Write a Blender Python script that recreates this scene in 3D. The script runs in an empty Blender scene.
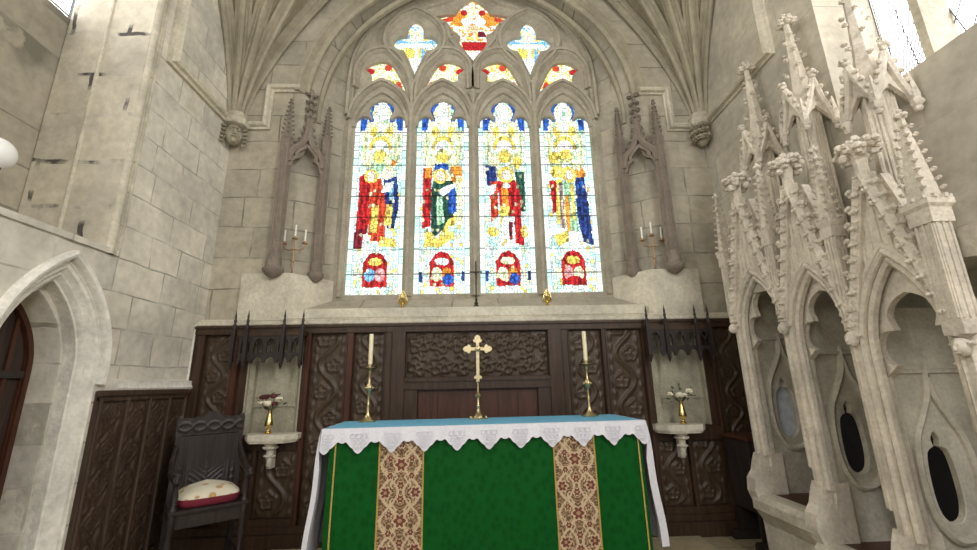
import bpy, bmesh, math, random
from mathutils import Vector, Matrix
from mathutils.geometry import delaunay_2d_cdt
from math import sin, cos, pi, sqrt, atan2, radians, exp

S = bpy.context.scene
C = S.collection
rnd = random.Random(7)

# ------------------------------------------------------------ camera
EYE = 1.45
cam_d = bpy.data.cameras.new('camera')
cam = bpy.data.objects.new('camera', cam_d)
C.objects.link(cam)
S.camera = cam
cam_d.sensor_fit = 'HORIZONTAL'
cam_d.sensor_width = 36.0
cam_d.lens = 36.0 * 425.0 / 977.0
cam_d.clip_start = 0.05
th, ya, ro = radians(14.3), radians(2.0), radians(-1.15)
fw = Vector((sin(ya) * cos(th), cos(ya) * cos(th), sin(th)))
rt = Vector((cos(ya), -sin(ya), 0))
up = rt.cross(fw)
rt, up = rt * cos(ro) + up * sin(ro), -rt * sin(ro) + up * cos(ro)
M = Matrix((rt, up, -fw)).transposed().to_4x4()
M.translation = Vector((0, 0, EYE))
cam.matrix_world = M

# ------------------------------------------------------------ world, lights, exposure
w = bpy.data.worlds.new('world')
S.world = w
w.use_nodes = True
bg = w.node_tree.nodes['Background']
bg.inputs['Color'].default_value = (0.92, 0.96, 1.0, 1)
bg.inputs['Strength'].default_value = 0.32


def area(name, loc, target, sx, sy, power, col=(1, 1, 1)):
    d = bpy.data.lights.new(name, 'AREA')
    d.shape = 'RECTANGLE'
    d.size = sx
    d.size_y = sy
    d.energy = power
    d.color = col
    o = bpy.data.objects.new(name, d)
    C.objects.link(o)
    o.location = loc
    o.rotation_euler = (Vector(target) - Vector(loc)).to_track_quat('-Z', 'Y').to_euler()
    return o


# daylight from the nave and its south windows behind and beside the camera
area('nave_daylight', (0.0, -4.5, 3.6), (0, 4, 1.5), 5.0, 4.0, 60, (1.0, 0.97, 0.93))
area('nave_south_window_daylight', (2.7, -1.6, 4.4), (-2.9, 3.2, 1.6), 1.6, 2.6, 185, (1.0, 0.98, 0.95))
area('nave_north_fill', (-2.7, -1.2, 4.4), (2.6, 2.6, 2.9), 1.6, 2.6, 65, (1.0, 0.97, 0.93))  # fill lamp added on the north side to brighten the sedilia

vs = S.view_settings
vs.view_transform = 'Standard'
vs.look = 'None'
vs.gamma = 1.0
vs.use_curve_mapping = False
vs.exposure = 0.36


# ------------------------------------------------------------ materials
def nodes(name):
    m = bpy.data.materials.new(name)
    m.use_nodes = True
    nt = m.node_tree
    b = nt.nodes['Principled BSDF']
    return m, nt, b


def N(nt, t, **kw):
    n = nt.nodes.new(t)
    for k, v in kw.items():
        setattr(n, k, v)
    return n


def ramp(nt, pts):
    r = nt.nodes.new('ShaderNodeValToRGB')
    e = r.color_ramp.elements
    e[0].position, e[0].color = pts[0][0], (*pts[0][1], 1)
    e[1].position, e[1].color = pts[1][0], (*pts[1][1], 1)
    for p, c in pts[2:]:
        x = e.new(p)
        x.color = (*c, 1)
    return r


def mix(nt, fac, a, b, mode='MIX'):
    m = nt.nodes.new('ShaderNodeMix')
    m.data_type = 'RGBA'
    m.blend_type = mode
    L = nt.links.new
    for sock, v in ((m.inputs[0], fac), (m.inputs[6], a), (m.inputs[7], b)):
        if isinstance(v, (int, float)):
            sock.default_value = v
        elif isinstance(v, tuple):
            sock.default_value = (*v, 1)
        else:
            L(v, sock)
    return m.outputs[2]


def stone(name, col, dark=(0.16, 0.15, 0.11), blocks=None, axes='XZ', joint=(0.3, 0.28, 0.23), stain=0.4, rough=0.9, bump=0.35, green=0.0, jw=0.012, scale=1.0, patchy=False):
    m, nt, b = nodes(name)
    L = nt.links.new
    b.inputs['Roughness'].default_value = rough
    b.inputs['Specular IOR Level'].default_value = 0.25
    tc = N(nt, 'ShaderNodeTexCoord')
    n1 = N(nt, 'ShaderNodeTexNoise')
    n1.inputs['Scale'].default_value = 1.7 * scale
    n1.inputs['Detail'].default_value = 8
    n1.inputs['Roughness'].default_value = 0.62
    L(tc.outputs['Object'], n1.inputs['Vector'])
    n2 = N(nt, 'ShaderNodeTexNoise')
    n2.inputs['Scale'].default_value = 14 * scale
    n2.inputs['Detail'].default_value = 6
    L(tc.outputs['Object'], n2.inputs['Vector'])
    light = tuple(min(1, c * 1.12) for c in col)
    dk = tuple(c * 0.78 for c in col)
    r1 = ramp(nt, [(0.32, dk), (0.62, light)])
    L(n1.outputs['Fac'], r1.inputs['Fac'])
    r2 = ramp(nt, [(0.3, (0.82, 0.81, 0.78)), (0.7, (1.08, 1.07, 1.05))])
    L(n2.outputs['Fac'], r2.inputs['Fac'])
    c = mix(nt, 0.8, r1.outputs['Color'], r2.outputs['Color'], 'MULTIPLY')
    # weather stains of their own shape
    n3 = N(nt, 'ShaderNodeTexNoise')
    n3.inputs['Scale'].default_value = 1.1 * scale
    n3.inputs['Detail'].default_value = 10
    n3.inputs['Roughness'].default_value = 0.7
    n3.inputs['Distortion'].default_value = 0.6
    mp3 = N(nt, 'ShaderNodeMapping')
    mp3.inputs['Location'].default_value = (3.3, 8.1, 1.7)
    L(tc.outputs['Object'], mp3.inputs['Vector'])
    L(mp3.outputs['Vector'], n3.inputs['Vector'])
    r3 = ramp(nt, [(0.56, (0, 0, 0)), (0.74, (1, 1, 1))])
    L(n3.outputs['Fac'], r3.inputs['Fac'])
    sf = N(nt, 'ShaderNodeMath', operation='MULTIPLY')
    sf.inputs[1].default_value = stain
    L(r3.outputs['Color'], sf.inputs[0])
    st = (dark[0] * (1 - green * 0.2), dark[1] * (1 + green * 0.3), dark[2] * (1 - green * 0.3))
    c = mix(nt, sf.outputs[0], c, st)
    h = n2.outputs['Fac']
    if blocks:
        sep = N(nt, 'ShaderNodeSeparateXYZ')
        L(tc.outputs['Object'], sep.inputs[0])
        cmb = N(nt, 'ShaderNodeCombineXYZ')
        L(sep.outputs[axes[0]], cmb.inputs[0])
        L(sep.outputs[axes[1]], cmb.inputs[1])
        dn = N(nt, 'ShaderNodeTexNoise')
        dn.inputs['Scale'].default_value = 2.5
        dn.inputs['Detail'].default_value = 4
        L(tc.outputs['Object'], dn.inputs['Vector'])
        ad = N(nt, 'ShaderNodeVectorMath', operation='MULTIPLY_ADD')
        ad.inputs[1].default_value = (0.14, 0.12, 0) if patchy else (0.06, 0.05, 0)
        L(dn.outputs['Color'], ad.inputs[0])
        L(cmb.outputs[0], ad.inputs[2])
        br = N(nt, 'ShaderNodeTexBrick')
        br.inputs['Scale'].default_value = 1.0
        br.inputs['Brick Width'].default_value = blocks[0]
        br.inputs['Row Height'].default_value = blocks[1]
        br.inputs['Mortar Size'].default_value = jw
        br.inputs['Mortar Smooth'].default_value = 0.3
        br.inputs['Bias'].default_value = 0.0
        br.offset = 0.42
        br.squash = 0.72
        br.squash_frequency = 3
        br.inputs['Color1'].default_value = (0.8, 0.8, 0.8, 1)
        br.inputs['Color2'].default_value = (1.06, 1.04, 1.0, 1)
        br.inputs['Mortar'].default_value = (1, 1, 1, 1)
        L(ad.outputs[0], br.inputs['Vector'])
        c = mix(nt, 0.75, c, br.outputs['Color'], 'MULTIPLY')
        jn = N(nt, 'ShaderNodeTexNoise')
        jn.inputs['Scale'].default_value = 3.1
        jn.inputs['Detail'].default_value = 5
        L(tc.outputs['Object'], jn.inputs['Vector'])
        jr = ramp(nt, [(0.50, (0.06, 0.06, 0.06)), (0.60, (1, 1, 1))] if patchy else [(0.38, (0.15, 0.15, 0.15)), (0.62, (1, 1, 1))])
        L(jn.outputs['Fac'], jr.inputs['Fac'])
        jf = N(nt, 'ShaderNodeMath', operation='MULTIPLY')
        L(br.outputs['Fac'], jf.inputs[0])
        L(jr.outputs['Color'], jf.inputs[1])
        c = mix(nt, jf.outputs[0], c, joint)
        hs = N(nt, 'ShaderNodeMath', operation='MULTIPLY_ADD')
        hs.inputs[1].default_value = -1.2
        L(jf.outputs[0], hs.inputs[0])
        L(n2.outputs['Fac'], hs.inputs[2])
        h = hs.outputs[0]
    bp = N(nt, 'ShaderNodeBump')
    bp.inputs['Strength'].default_value = bump
    bp.inputs['Distance'].default_value = 0.02
    L(h, bp.inputs['Height'])
    L(bp.outputs[0], b.inputs['Normal'])
    L(c, b.inputs['Base Color'])
    return m


def simple(name, col, rough=0.5, metal=0.0, var=0.15, scale=20, bump=0.1, spec=0.5):
    m, nt, b = nodes(name)
    L = nt.links.new
    tc = N(nt, 'ShaderNodeTexCoord')
    n = N(nt, 'ShaderNodeTexNoise')
    n.inputs['Scale'].default_value = scale
    n.inputs['Detail'].default_value = 5
    L(tc.outputs['Object'], n.inputs['Vector'])
    r = ramp(nt, [(0.3, tuple(c * (1 - var) for c in col)), (0.7, tuple(min(1, c * (1 + var)) for c in col))])
    L(n.outputs['Fac'], r.inputs['Fac'])
    L(r.outputs['Color'], b.inputs['Base Color'])
    b.inputs['Roughness'].default_value = rough
    b.inputs['Metallic'].default_value = metal
    b.inputs['Specular IOR Level'].default_value = spec
    bp = N(nt, 'ShaderNodeBump')
    bp.inputs['Strength'].default_value = bump
    bp.inputs['Distance'].default_value = 0.01
    L(n.outputs['Fac'], bp.inputs['Height'])
    L(bp.outputs[0], b.inputs['Normal'])
    return m


def wood(name, c1, c2, rough=0.45, vert=True):
    m, nt, b = nodes(name)
    L = nt.links.new
    tc = N(nt, 'ShaderNodeTexCoord')
    mp = N(nt, 'ShaderNodeMapping')
    mp.inputs['Scale'].default_value = (14, 14, 1.2) if vert else (1.2, 14, 14)
    L(tc.outputs['Object'], mp.inputs['Vector'])
    n = N(nt, 'ShaderNodeTexNoise')
    n.inputs['Scale'].default_value = 2.2
    n.inputs['Detail'].default_value = 7
    n.inputs['Distortion'].default_value = 0.8
    L(mp.outputs[0], n.inputs['Vector'])
    r = ramp(nt, [(0.3, c1), (0.7, c2)])
    L(n.outputs['Fac'], r.inputs['Fac'])
    L(r.outputs['Color'], b.inputs['Base Color'])
    b.inputs['Roughness'].default_value = rough
    b.inputs['Specular IOR Level'].default_value = 0.4
    bp = N(nt, 'ShaderNodeBump')
    bp.inputs['Strength'].default_value = 0.15
    bp.inputs['Distance'].default_value = 0.005
    L(n.outputs['Fac'], bp.inputs['Height'])
    L(bp.outputs[0], b.inputs['Normal'])
    return m


def attr_mat(name, emit=0.0, rough=0.8):
    m, nt, b = nodes(name)
    L = nt.links.new
    a = N(nt, 'ShaderNodeVertexColor')
    a.layer_name = 'Col'
    if emit > 0:
        nt.nodes.remove(b)
        e = N(nt, 'ShaderNodeEmission')
        e.inputs['Strength'].default_value = emit
        L(a.outputs['Color'], e.inputs['Color'])
        L(e.outputs[0], nt.nodes['Material Output'].inputs['Surface'])
    else:
        L(a.outputs['Color'], b.inputs['Base Color'])
        b.inputs['Roughness'].default_value = rough
        tc = N(nt, 'ShaderNodeTexCoord')
        n = N(nt, 'ShaderNodeTexNoise')
        n.inputs['Scale'].default_value = 60
        L(tc.outputs['Object'], n.inputs['Vector'])
        bp = N(nt, 'ShaderNodeBump')
        bp.inputs['Strength'].default_value = 0.3
        bp.inputs['Distance'].default_value = 0.004
        L(n.outputs['Fac'], bp.inputs['Height'])
        L(bp.outputs[0], b.inputs['Normal'])
    return m


def emission(name, col, s):
    m, nt, b = nodes(name)
    nt.nodes.remove(b)
    e = N(nt, 'ShaderNodeEmission')
    e.inputs['Color'].default_value = (*col, 1)
    e.inputs['Strength'].default_value = s
    nt.links.new(e.outputs[0], nt.nodes['Material Output'].inputs['Surface'])
    return m


ST = (0.60, 0.56, 0.47)
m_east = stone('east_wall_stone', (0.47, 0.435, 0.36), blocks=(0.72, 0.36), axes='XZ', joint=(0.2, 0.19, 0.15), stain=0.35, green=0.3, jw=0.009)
m_left = stone('north_wall_stone', (0.76, 0.73, 0.66), blocks=(0.52, 0.28), axes='YZ', joint=(0.36, 0.34, 0.28), stain=0.3, green=0.2, jw=0.008)
m_left_jamb = stone('north_jamb_stone', (0.62, 0.58, 0.49), blocks=(0.5, 0.42), axes='XZ', joint=(0.09, 0.085, 0.075), stain=0.45, jw=0.02, patchy=True)
m_right = stone('south_wall_stone', (0.60, 0.565, 0.49), blocks=(0.9, 0.5), axes='YZ', joint=(0.45, 0.42, 0.35), stain=0.2, jw=0.006)
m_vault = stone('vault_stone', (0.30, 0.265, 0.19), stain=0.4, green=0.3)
m_rib = stone('rib_stone', (0.38, 0.345, 0.265), stain=0.25)
m_trac = stone('tracery_stone', (0.42, 0.385, 0.31), stain=0.25, scale=2)
m_string = stone('string_stone', (0.62, 0.58, 0.48), stain=0.2, scale=2)
m_door_st = stone('door_arch_stone', (0.86, 0.84, 0.78), stain=0.25, scale=2, green=0.3)
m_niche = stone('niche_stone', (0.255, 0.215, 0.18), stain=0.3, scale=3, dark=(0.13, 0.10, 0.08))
m_plaster = stone('niche_plaster', (0.42, 0.40, 0.31), stain=0.35, scale=3, green=0.4)
m_pale = stone('pale_stone', (0.66, 0.62, 0.52), stain=0.15, scale=2)
m_sed = stone('sedilia_stone', (0.74, 0.68, 0.59), stain=0.2, scale=3, dark=(0.36, 0.3, 0.22), bump=0.5)
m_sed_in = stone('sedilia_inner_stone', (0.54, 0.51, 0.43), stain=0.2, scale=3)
m_floor = stone('floor_stone', (0.36, 0.31, 0.21), blocks=(0.6, 0.6), axes='XY', joint=(0.2, 0.17, 0.12), stain=0.2, rough=0.7)
m_oak = wood('dark_oak', (0.030, 0.016, 0.009), (0.075, 0.040, 0.022))
m_oakc = wood('carved_oak', (0.042, 0.027, 0.016), (0.095, 0.062, 0.038), rough=0.4)
m_oakl = wood('wainscot_oak', (0.045, 0.027, 0.018), (0.10, 0.064, 0.044), rough=0.5)
m_oakr = wood('red_oak', (0.05, 0.018, 0.010), (0.095, 0.036, 0.019))
m_chair = wood('black_oak', (0.018, 0.013, 0.012), (0.045, 0.034, 0.031), rough=0.4)
m_doorw = wood('door_oak', (0.028, 0.018, 0.014), (0.07, 0.045, 0.035), rough=0.6)
m_brass = simple('brass', (0.78, 0.60, 0.25), rough=0.22, metal=1.0, var=0.15, scale=30, bump=0.02)
m_brass2 = simple('old_brass', (0.62, 0.52, 0.30), rough=0.3, metal=1.0, var=0.2, scale=60, bump=0.02)
m_iron = simple('iron', (0.05, 0.04, 0.035), rough=0.5, metal=0.4)
m_copper = simple('tarnished_brass', (0.42, 0.26, 0.13), rough=0.4, metal=0.8)
m_wax = simple('wax', (0.84, 0.77, 0.52), rough=0.4, var=0.04)
m_waxw = simple('white_wax', (0.92, 0.91, 0.86), rough=0.4, var=0.03)
m_white_lace = simple('white_linen', (0.74, 0.74, 0.80), rough=0.9, var=0.05, scale=60, bump=0.4)
m_blue = simple('blue_cover', (0.14, 0.42, 0.62), rough=0.8, var=0.1)
m_petalw = simple('cream_petals', (0.85, 0.80, 0.62), rough=0.7)
m_petalr = simple('dark_red_petals', (0.12, 0.02, 0.025), rough=0.7)
m_leaf = simple('leaf_green', (0.07, 0.085, 0.03), rough=0.6)
m_cush = simple('dark_red_piping', (0.18, 0.012, 0.03), rough=0.8)
m_curtain = simple('pale_blue_cloth', (0.62, 0.68, 0.76), rough=0.9)
m_darkcl = simple('black_cloth', (0.012, 0.012, 0.014), rough=0.9)
m_gold = simple('gold_braid', (0.50, 0.36, 0.10), rough=0.5, var=0.3, scale=120)
m_globe = simple('white_globe', (0.95, 0.95, 0.93), rough=0.25, var=0.01, bump=0)
m_glass_att = attr_mat('stained_glass', emit=1.4)
m_clear = emission('bright_clear_glass', (1.0, 0.985, 0.97), 5.0)
m_lead = simple('lead', (0.12, 0.12, 0.13), rough=0.6)
m_att = attr_mat('woven_brocade', rough=0.85)


def green_damask():
    m, nt, b = nodes('green_damask')
    L = nt.links.new
    tc = N(nt, 'ShaderNodeTexCoord')
    wv = N(nt, 'ShaderNodeTexVoronoi')
    wv.inputs['Scale'].default_value = 22
    mp = N(nt, 'ShaderNodeMapping')
    mp.inputs['Scale'].default_value = (1, 1, 0.75)
    L(tc.outputs['Object'], mp.inputs[0])
    L(mp.outputs[0], wv.inputs['Vector'])
    r = ramp(nt, [(0.2, (0.001, 0.070, 0.008)), (0.7, (0.002, 0.092, 0.012))])
    L(wv.outputs['Distance'], r.inputs['Fac'])
    L(r.outputs[0], b.inputs['Base Color'])
    b.inputs['Roughness'].default_value = 0.6
    b.inputs['Specular IOR Level'].default_value = 0.15
    rr = ramp(nt, [(0.25, (0.75, 0.75, 0.75)), (0.6, (0.45, 0.45, 0.45))])
    L(wv.outputs['Distance'], rr.inputs['Fac'])
    L(rr.outputs[0], b.inputs['Roughness'])
    n = N(nt, 'ShaderNodeTexNoise')
    n.inputs['Scale'].default_value = 45
    L(tc.outputs['Object'], n.inputs['Vector'])
    bp = N(nt, 'ShaderNodeBump')
    bp.inputs['Strength'].default_value = 0.3
    bp.inputs['Distance'].default_value = 0.006
    L(n.outputs['Fac'], bp.inputs['Height'])
    L(bp.outputs[0], b.inputs['Normal'])
    return m


m_green = green_damask()


# ------------------------------------------------------------ mesh helpers
def link(name, me, m=None, parent=None):
    o = bpy.data.objects.new(name, me)
    C.objects.link(o)
    if m is not None:
        me.materials.append(m)
    if parent is not None:
        o.parent = parent
    return o


def struct(o):
    o['kind'] = 'structure'
    return o


def tag(o, label, cat, group=None):
    o['label'] = label
    o['category'] = cat
    if group:
        o['group'] = group
    return o


def empty(name, loc=(0, 0, 0), rz=0.0):
    o = bpy.data.objects.new(name, None)
    o.empty_display_size = 0.1
    C.objects.link(o)
    o.location = loc
    o.rotation_euler = (0, 0, rz)
    return o


def reroot(root):
    """children were built in world coordinates: shift their meshes into the root's frame"""
    inv = (Matrix.Translation(root.location) @ root.rotation_euler.to_matrix().to_4x4()).inverted()
    seen = set()

    def rec(o):
        for c in list(C.objects):
            if c.parent == o and c.type == 'MESH':
                if c.data.name not in seen:
                    seen.add(c.data.name)
                    c.data.transform(inv)
                rec(c)
    rec(root)


class MB:
    def __init__(s):
        s.v = []
        s.f = []
        s.T = None

    def add(s, vs, fs):
        o = len(s.v)
        if s.T is not None:
            vs = [s.T @ Vector(p) for p in vs]
        s.v += [tuple(p) for p in vs]
        s.f += [tuple(i + o for i in f) for f in fs]
        return s

    def box(s, x0, x1, y0, y1, z0, z1):
        vs = [(x, y, z) for x in (x0, x1) for y in (y0, y1) for z in (z0, z1)]
        return s.add(vs, [(0, 1, 3, 2), (4, 6, 7, 5), (0, 4, 5, 1), (2, 3, 7, 6), (0, 2, 6, 4), (1, 5, 7, 3)])

    def prism(s, poly, z0, z1, poly2=None):
        n = len(poly)
        p2 = poly2 or poly
        vs = [(x, y, z0) for x, y in poly] + [(x, y, z1) for x, y in p2]
        fs = [(i, (i + 1) % n, n + (i + 1) % n, n + i) for i in range(n)]
        fs += [tuple(range(n - 1, -1, -1)), tuple(range(n, 2 * n))]
        return s.add(vs, fs)

    def loft(s, loops, closed=True, cap=False):
        n = len(loops[0])
        vs = [p for l in loops for p in l]
        fs = []
        for k in range(len(loops) - 1):
            for i in range(n if closed else n - 1):
                j = (i + 1) % n
                fs.append((k * n + i, k * n + j, (k + 1) * n + j, (k + 1) * n + i))
        if cap:
            fs.append(tuple(range(n - 1, -1, -1)))
            fs.append(tuple((len(loops) - 1) * n + i for i in range(n)))
        return s.add(vs, fs)

    def lathe(s, prof, loc, seg=16, rot=0.0, axis=None):
        q = None
        if axis is not None:
            q = Vector((0, 0, 1)).rotation_difference(Vector(axis).normalized())
        loops = []
        for r, z in prof:
            l = []
            for i in range(seg):
                a = 2 * pi * i / seg + rot
                p = Vector((r * cos(a), r * sin(a), z))
                if q:
                    p = q @ p
                l.append(tuple(p + Vector(loc)))
            loops.append(l)
        return s.loft(loops, True, True)

    def tube(s, path, rad, seg=8, sq=1.0, rot=0.0):
        path = [Vector(p) for p in path]
        if not isinstance(rad, (list, tuple)):
            rad = [rad] * len(path)
        loops = []
        ref = Vector((0, 0, 1))
        for i, p in enumerate(path):
            t = (path[min(i + 1, len(path) - 1)] - path[max(i - 1, 0)]).normalized()
            if abs(t.dot(ref)) > 0.95:
                ref = Vector((0, 1, 0)) if abs(t.y) < 0.9 else Vector((1, 0, 0))
            a = t.cross(ref).normalized()
            b = t.cross(a)
            ref = -b if b.dot(ref) < 0 else b
            b = ref = (ref - t * ref.dot(t)).normalized()
            a = t.cross(b)
            loops.append([tuple(p + a * rad[i] * cos(2 * pi * k / seg + rot) + b * rad[i] * sq * sin(2 * pi * k / seg + rot)) for k in range(seg)])
        return s.loft(loops, True, True)

    def sweep(s, path, prof, normal, closed=False):
        """profile (a: in-plane offset to the left of travel, b: along normal)"""
        P = [Vector(p) for p in path]
        n = Vector(normal).normalized()
        m = len(P)
        loops = []
        for i in range(m):
            if closed:
                t0 = (P[i] - P[i - 1]).normalized()
                t1 = (P[(i + 1) % m] - P[i]).normalized()
            else:
                t0 = (P[i] - P[max(i - 1, 0)]).normalized() if i > 0 else None
                t1 = (P[i + 1] - P[i]).normalized() if i < m - 1 else None
                t0 = t0 or t1
                t1 = t1 or t0
            s0, s1 = n.cross(t0), n.cross(t1)
            sd = (s0 + s1)
            if sd.length < 1e-6:
                sd = s0
            sd.normalize()
            k = 1 / max(0.35, sd.dot(s0))
            loops.append([tuple(P[i] + sd * a * k + n * b) for a, b in prof])
        if closed:
            loops.append(loops[0])
        return s.loft(loops, True, not closed)

    def blob(s, c, r, sc=(1, 1, 1), jit=0.15, seg=7, rings=5):
        c = Vector(c)
        loops = []
        for k in range(1, rings):
            a = pi * k / rings
            loops.append([(c.x + sc[0] * r * sin(a) * cos(2 * pi * i / seg) * (1 + rnd.uniform(-jit, jit)),
                           c.y + sc[1] * r * sin(a) * sin(2 * pi * i / seg) * (1 + rnd.uniform(-jit, jit)),
                           c.z - sc[2] * r * cos(a)) for i in range(seg)])
        return s.loft(loops, True, True)

    def leaf_knob(s, c, r, out=(0, 0, 1)):
        """a curling leaf crocket: stem lobe and three curled lobes"""
        c = Vector(c)
        o = Vector(out).normalized()
        s.blob(c, r * 0.8, jit=0.2)
        s.blob(c + o * r * 0.9, r * 0.62, jit=0.25)
        side = o.cross(Vector((0.3, 0.2, 1))).normalized()
        s.blob(c + o * r * 0.6 + side * r * 0.7, r * 0.48, jit=0.25)
        s.blob(c + o * r * 0.6 - side * r * 0.7, r * 0.48, jit=0.25)
        return s

    def build(s, name, m, parent=None, smooth=True, bevel=0.0, ang=38):
        me = bpy.data.meshes.new(name)
        me.from_pydata(s.v, [], s.f)
        if bevel > 0:
            bm = bmesh.new()
            bm.from_mesh(me)
            bmesh.ops.remove_doubles(bm, verts=bm.verts, dist=1e-5)
            bmesh.ops.recalc_face_normals(bm, faces=bm.faces)
            es = [e for e in bm.edges if len(e.link_faces) == 2 and e.calc_face_angle(0) > radians(40)]
            bmesh.ops.bevel(bm, geom=es, offset=bevel, segments=2, affect='EDGES', clamp_overlap=True)
            bm.to_mesh(me)
            bm.free()
        else:
            bm = bmesh.new()
            bm.from_mesh(me)
            bmesh.ops.recalc_face_normals(bm, faces=bm.faces)
            bm.to_mesh(me)
            bm.free()
        me.update()
        if smooth:
            me.polygons.foreach_set('use_smooth', [True] * len(me.polygons))
            me.set_sharp_from_angle(angle=radians(ang))
        return link(name, me, m, parent)


def plane_mat(u, v, o):
    u, v, o = Vector(u), Vector(v), Vector(o)
    wv = u.cross(v)
    m = Matrix((u, v, wv)).transposed().to_4x4()
    m.translation = o
    return m


XZ = lambda y: plane_mat((1, 0, 0), (0, 0, 1), (0, y, 0))      # w = -Y (towards the camera)
YZ = lambda x: plane_mat((0, 1, 0), (0, 0, 1), (x, 0, 0))      # w = +X


def area2(p):
    return sum(p[i][0] * p[(i + 1) % len(p)][1] - p[(i + 1) % len(p)][0] * p[i][1] for i in range(len(p))) / 2


def inset(P, d):
    """P shifted by d towards its inside"""
    s = 1 if area2(P) > 0 else -1
    out = []
    n = len(P)
    for i in range(n):
        a, b, c = Vector(P[i - 1]), Vector(P[i]), Vector(P[(i + 1) % n])
        t0, t1 = (b - a), (c - b)
        t0 = t0.normalized() if t0.length > 1e-9 else t1.normalized()
        t1 = t1.normalized() if t1.length > 1e-9 else t0
        nn = Vector((-(t0.y + t1.y), t0.x + t1.x)) * s
        if nn.length < 1e-6:
            nn = Vector((-t0.y, t0.x)) * s
        nn.normalize()
        k = 1 / max(0.5, nn.dot(Vector((-t0.y, t0.x)) * s))
        out.append((b.x + nn.x * d * k, b.y + nn.y * d * k))
    return out


def clean(P):
    out = []
    for p in P:
        if not out or (Vector(p) - Vector(out[-1])).length > 1e-4:
            out.append((p[0], p[1]))
    if (Vector(out[0]) - Vector(out[-1])).length < 1e-4:
        out.pop()
    return out


def cut(name, loops, half, bevel, m, mat4, parent=None):
    """slab (2*half thick, centred) whose outline is loops[0] and openings loops[1:], openings chamfered"""
    loops = [clean(l) for l in loops]
    pts, edges = [], []
    for l in loops:
        o = len(pts)
        pts += [Vector(p) for p in l]
        edges += [(o + i, o + (i + 1) % len(l)) for i in range(len(l))]
    V, _, F, *_r = delaunay_2d_cdt(pts, edges, [], 0, 1e-6)
    tri = []
    for f in F:
        c = (sum(V[i].x for i in f) / len(f), sum(V[i].y for i in f) / len(f))
        if inpoly(c, loops[0]) and not any(inpoly(c, l) for l in loops[1:]):
            tri.append(tuple(f))
    mb = MB()
    T = mat4
    mb.add([T @ Vector((v.x, v.y, half)) for v in V], tri)
    if half > 0:
        mb.add([T @ Vector((v.x, v.y, -half)) for v in V], [t[::-1] for t in tri])
        L3 = lambda P, w_: [T @ Vector((x, y, w_)) for x, y in P]
        mb.loft([L3(loops[0], half), L3(loops[0], -half)])
        for l in loops[1:]:
            if bevel:
                li = inset(l, bevel)
                mb.loft([L3(l, half), L3(li, half - bevel), L3(li, bevel - half), L3(l, -half)])
            else:
                mb.loft([L3(l, half), L3(l, -half)])
    me = bpy.data.meshes.new(name)
    me.from_pydata(mb.v, [], mb.f)
    bm = bmesh.new()
    bm.from_mesh(me)
    bmesh.ops.remove_doubles(bm, verts=bm.verts, dist=1e-5)
    bmesh.ops.delete(bm, geom=[v for v in bm.verts if not v.link_faces], context='VERTS')
    if half > 0:
        bmesh.ops.recalc_face_normals(bm, faces=bm.faces)
    bm.to_mesh(me)
    bm.free()
    me.polygons.foreach_set('use_smooth', [True] * len(me.polygons))
    me.set_sharp_from_angle(angle=radians(28))
    return link(name, me, m, parent)


def arch(hw, zs, za, n=12, cx=0.0, z0=None):
    """pointed arch from left foot to right foot; optional straight legs down to z0"""
    h = za - zs
    if h <= hw * 1.001:
        R = None
        pts = [(cx - hw * cos(pi * i / (2 * n)), zs + h * sin(pi * i / (2 * n))) for i in range(2 * n + 1)]
    else:
        R = (hw * hw + h * h) / (2 * hw)
        a1 = atan2(h, R - hw)
        pts = []
        for i in range(n + 1):
            a = a1 * i / n
            pts.append((cx - hw + R - R * cos(a), zs + R * sin(a)))
        pts += [(2 * cx - x, z) for x, z in reversed(pts[:-1])]
    if R is None:
        pts = [(cx - hw * cos(pi * i / (2 * n)), zs + h * sin(pi * i / (2 * n))) for i in range(2 * n + 1)]
    if z0 is not None:
        pts = [(cx - hw, z0)] + pts + [(cx + hw, z0)]
    return pts


def fourc(hw, zs, za, n=14, cx=0.0, z0=None, k=0.35):
    """fuller pointed arch (rounded shoulders)"""
    pts = []
    for i in range(n + 1):
        t = i / n
        a = t * pi / 2
        x = -hw * cos(a) ** (1.0)
        z = zs + (za - zs) * ((1 - k) * sin(a) ** 0.95 + k * t * t)
        pts.append((cx + x, z))
    pts += [(2 * cx - x, z) for x, z in reversed(pts[:-1])]
    if z0 is not None:
        pts = [(cx - hw, z0)] + pts + [(cx + hw, z0)]
    return pts


def cr(P, n=5, closed=True, sharp=()):
    """Catmull-Rom through P; indices in sharp keep a corner"""
    m = len(P)
    out = []
    rng = range(m) if closed else range(m - 1)
    for i in rng:
        p0, p1, p2, p3 = P[(i - 1) % m], P[i], P[(i + 1) % m], P[(i + 2) % m]
        if not closed and i == 0:
            p0 = p1
        if not closed and i == m - 2:
            p3 = p2
        if i in sharp:
            p0 = p1
        if (i + 1) % m in sharp:
            p3 = p2
        for k in range(n):
            t = k / n
            out.append(tuple(0.5 * (2 * p1[j] + (p2[j] - p0[j]) * t + (2 * p0[j] - 5 * p1[j] + 4 * p2[j] - p3[j]) * t * t + (3 * p1[j] - p0[j] - 3 * p2[j] + p3[j]) * t ** 3) for j in (0, 1)))
    if not closed:
        out.append(tuple(P[-1]))
    return out


def scale_about(P, k):
    cx = sum(p[0] for p in P) / len(P)
    cy = sum(p[1] for p in P) / len(P)
    return [(cx + (x - cx) * k, cy + (y - cy) * k) for x, y in P]


def to3(P, y=None, x=None):
    return [(a, y, b) for a, b in P] if y is not None else [(x, a, b) for a, b in P]


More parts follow.
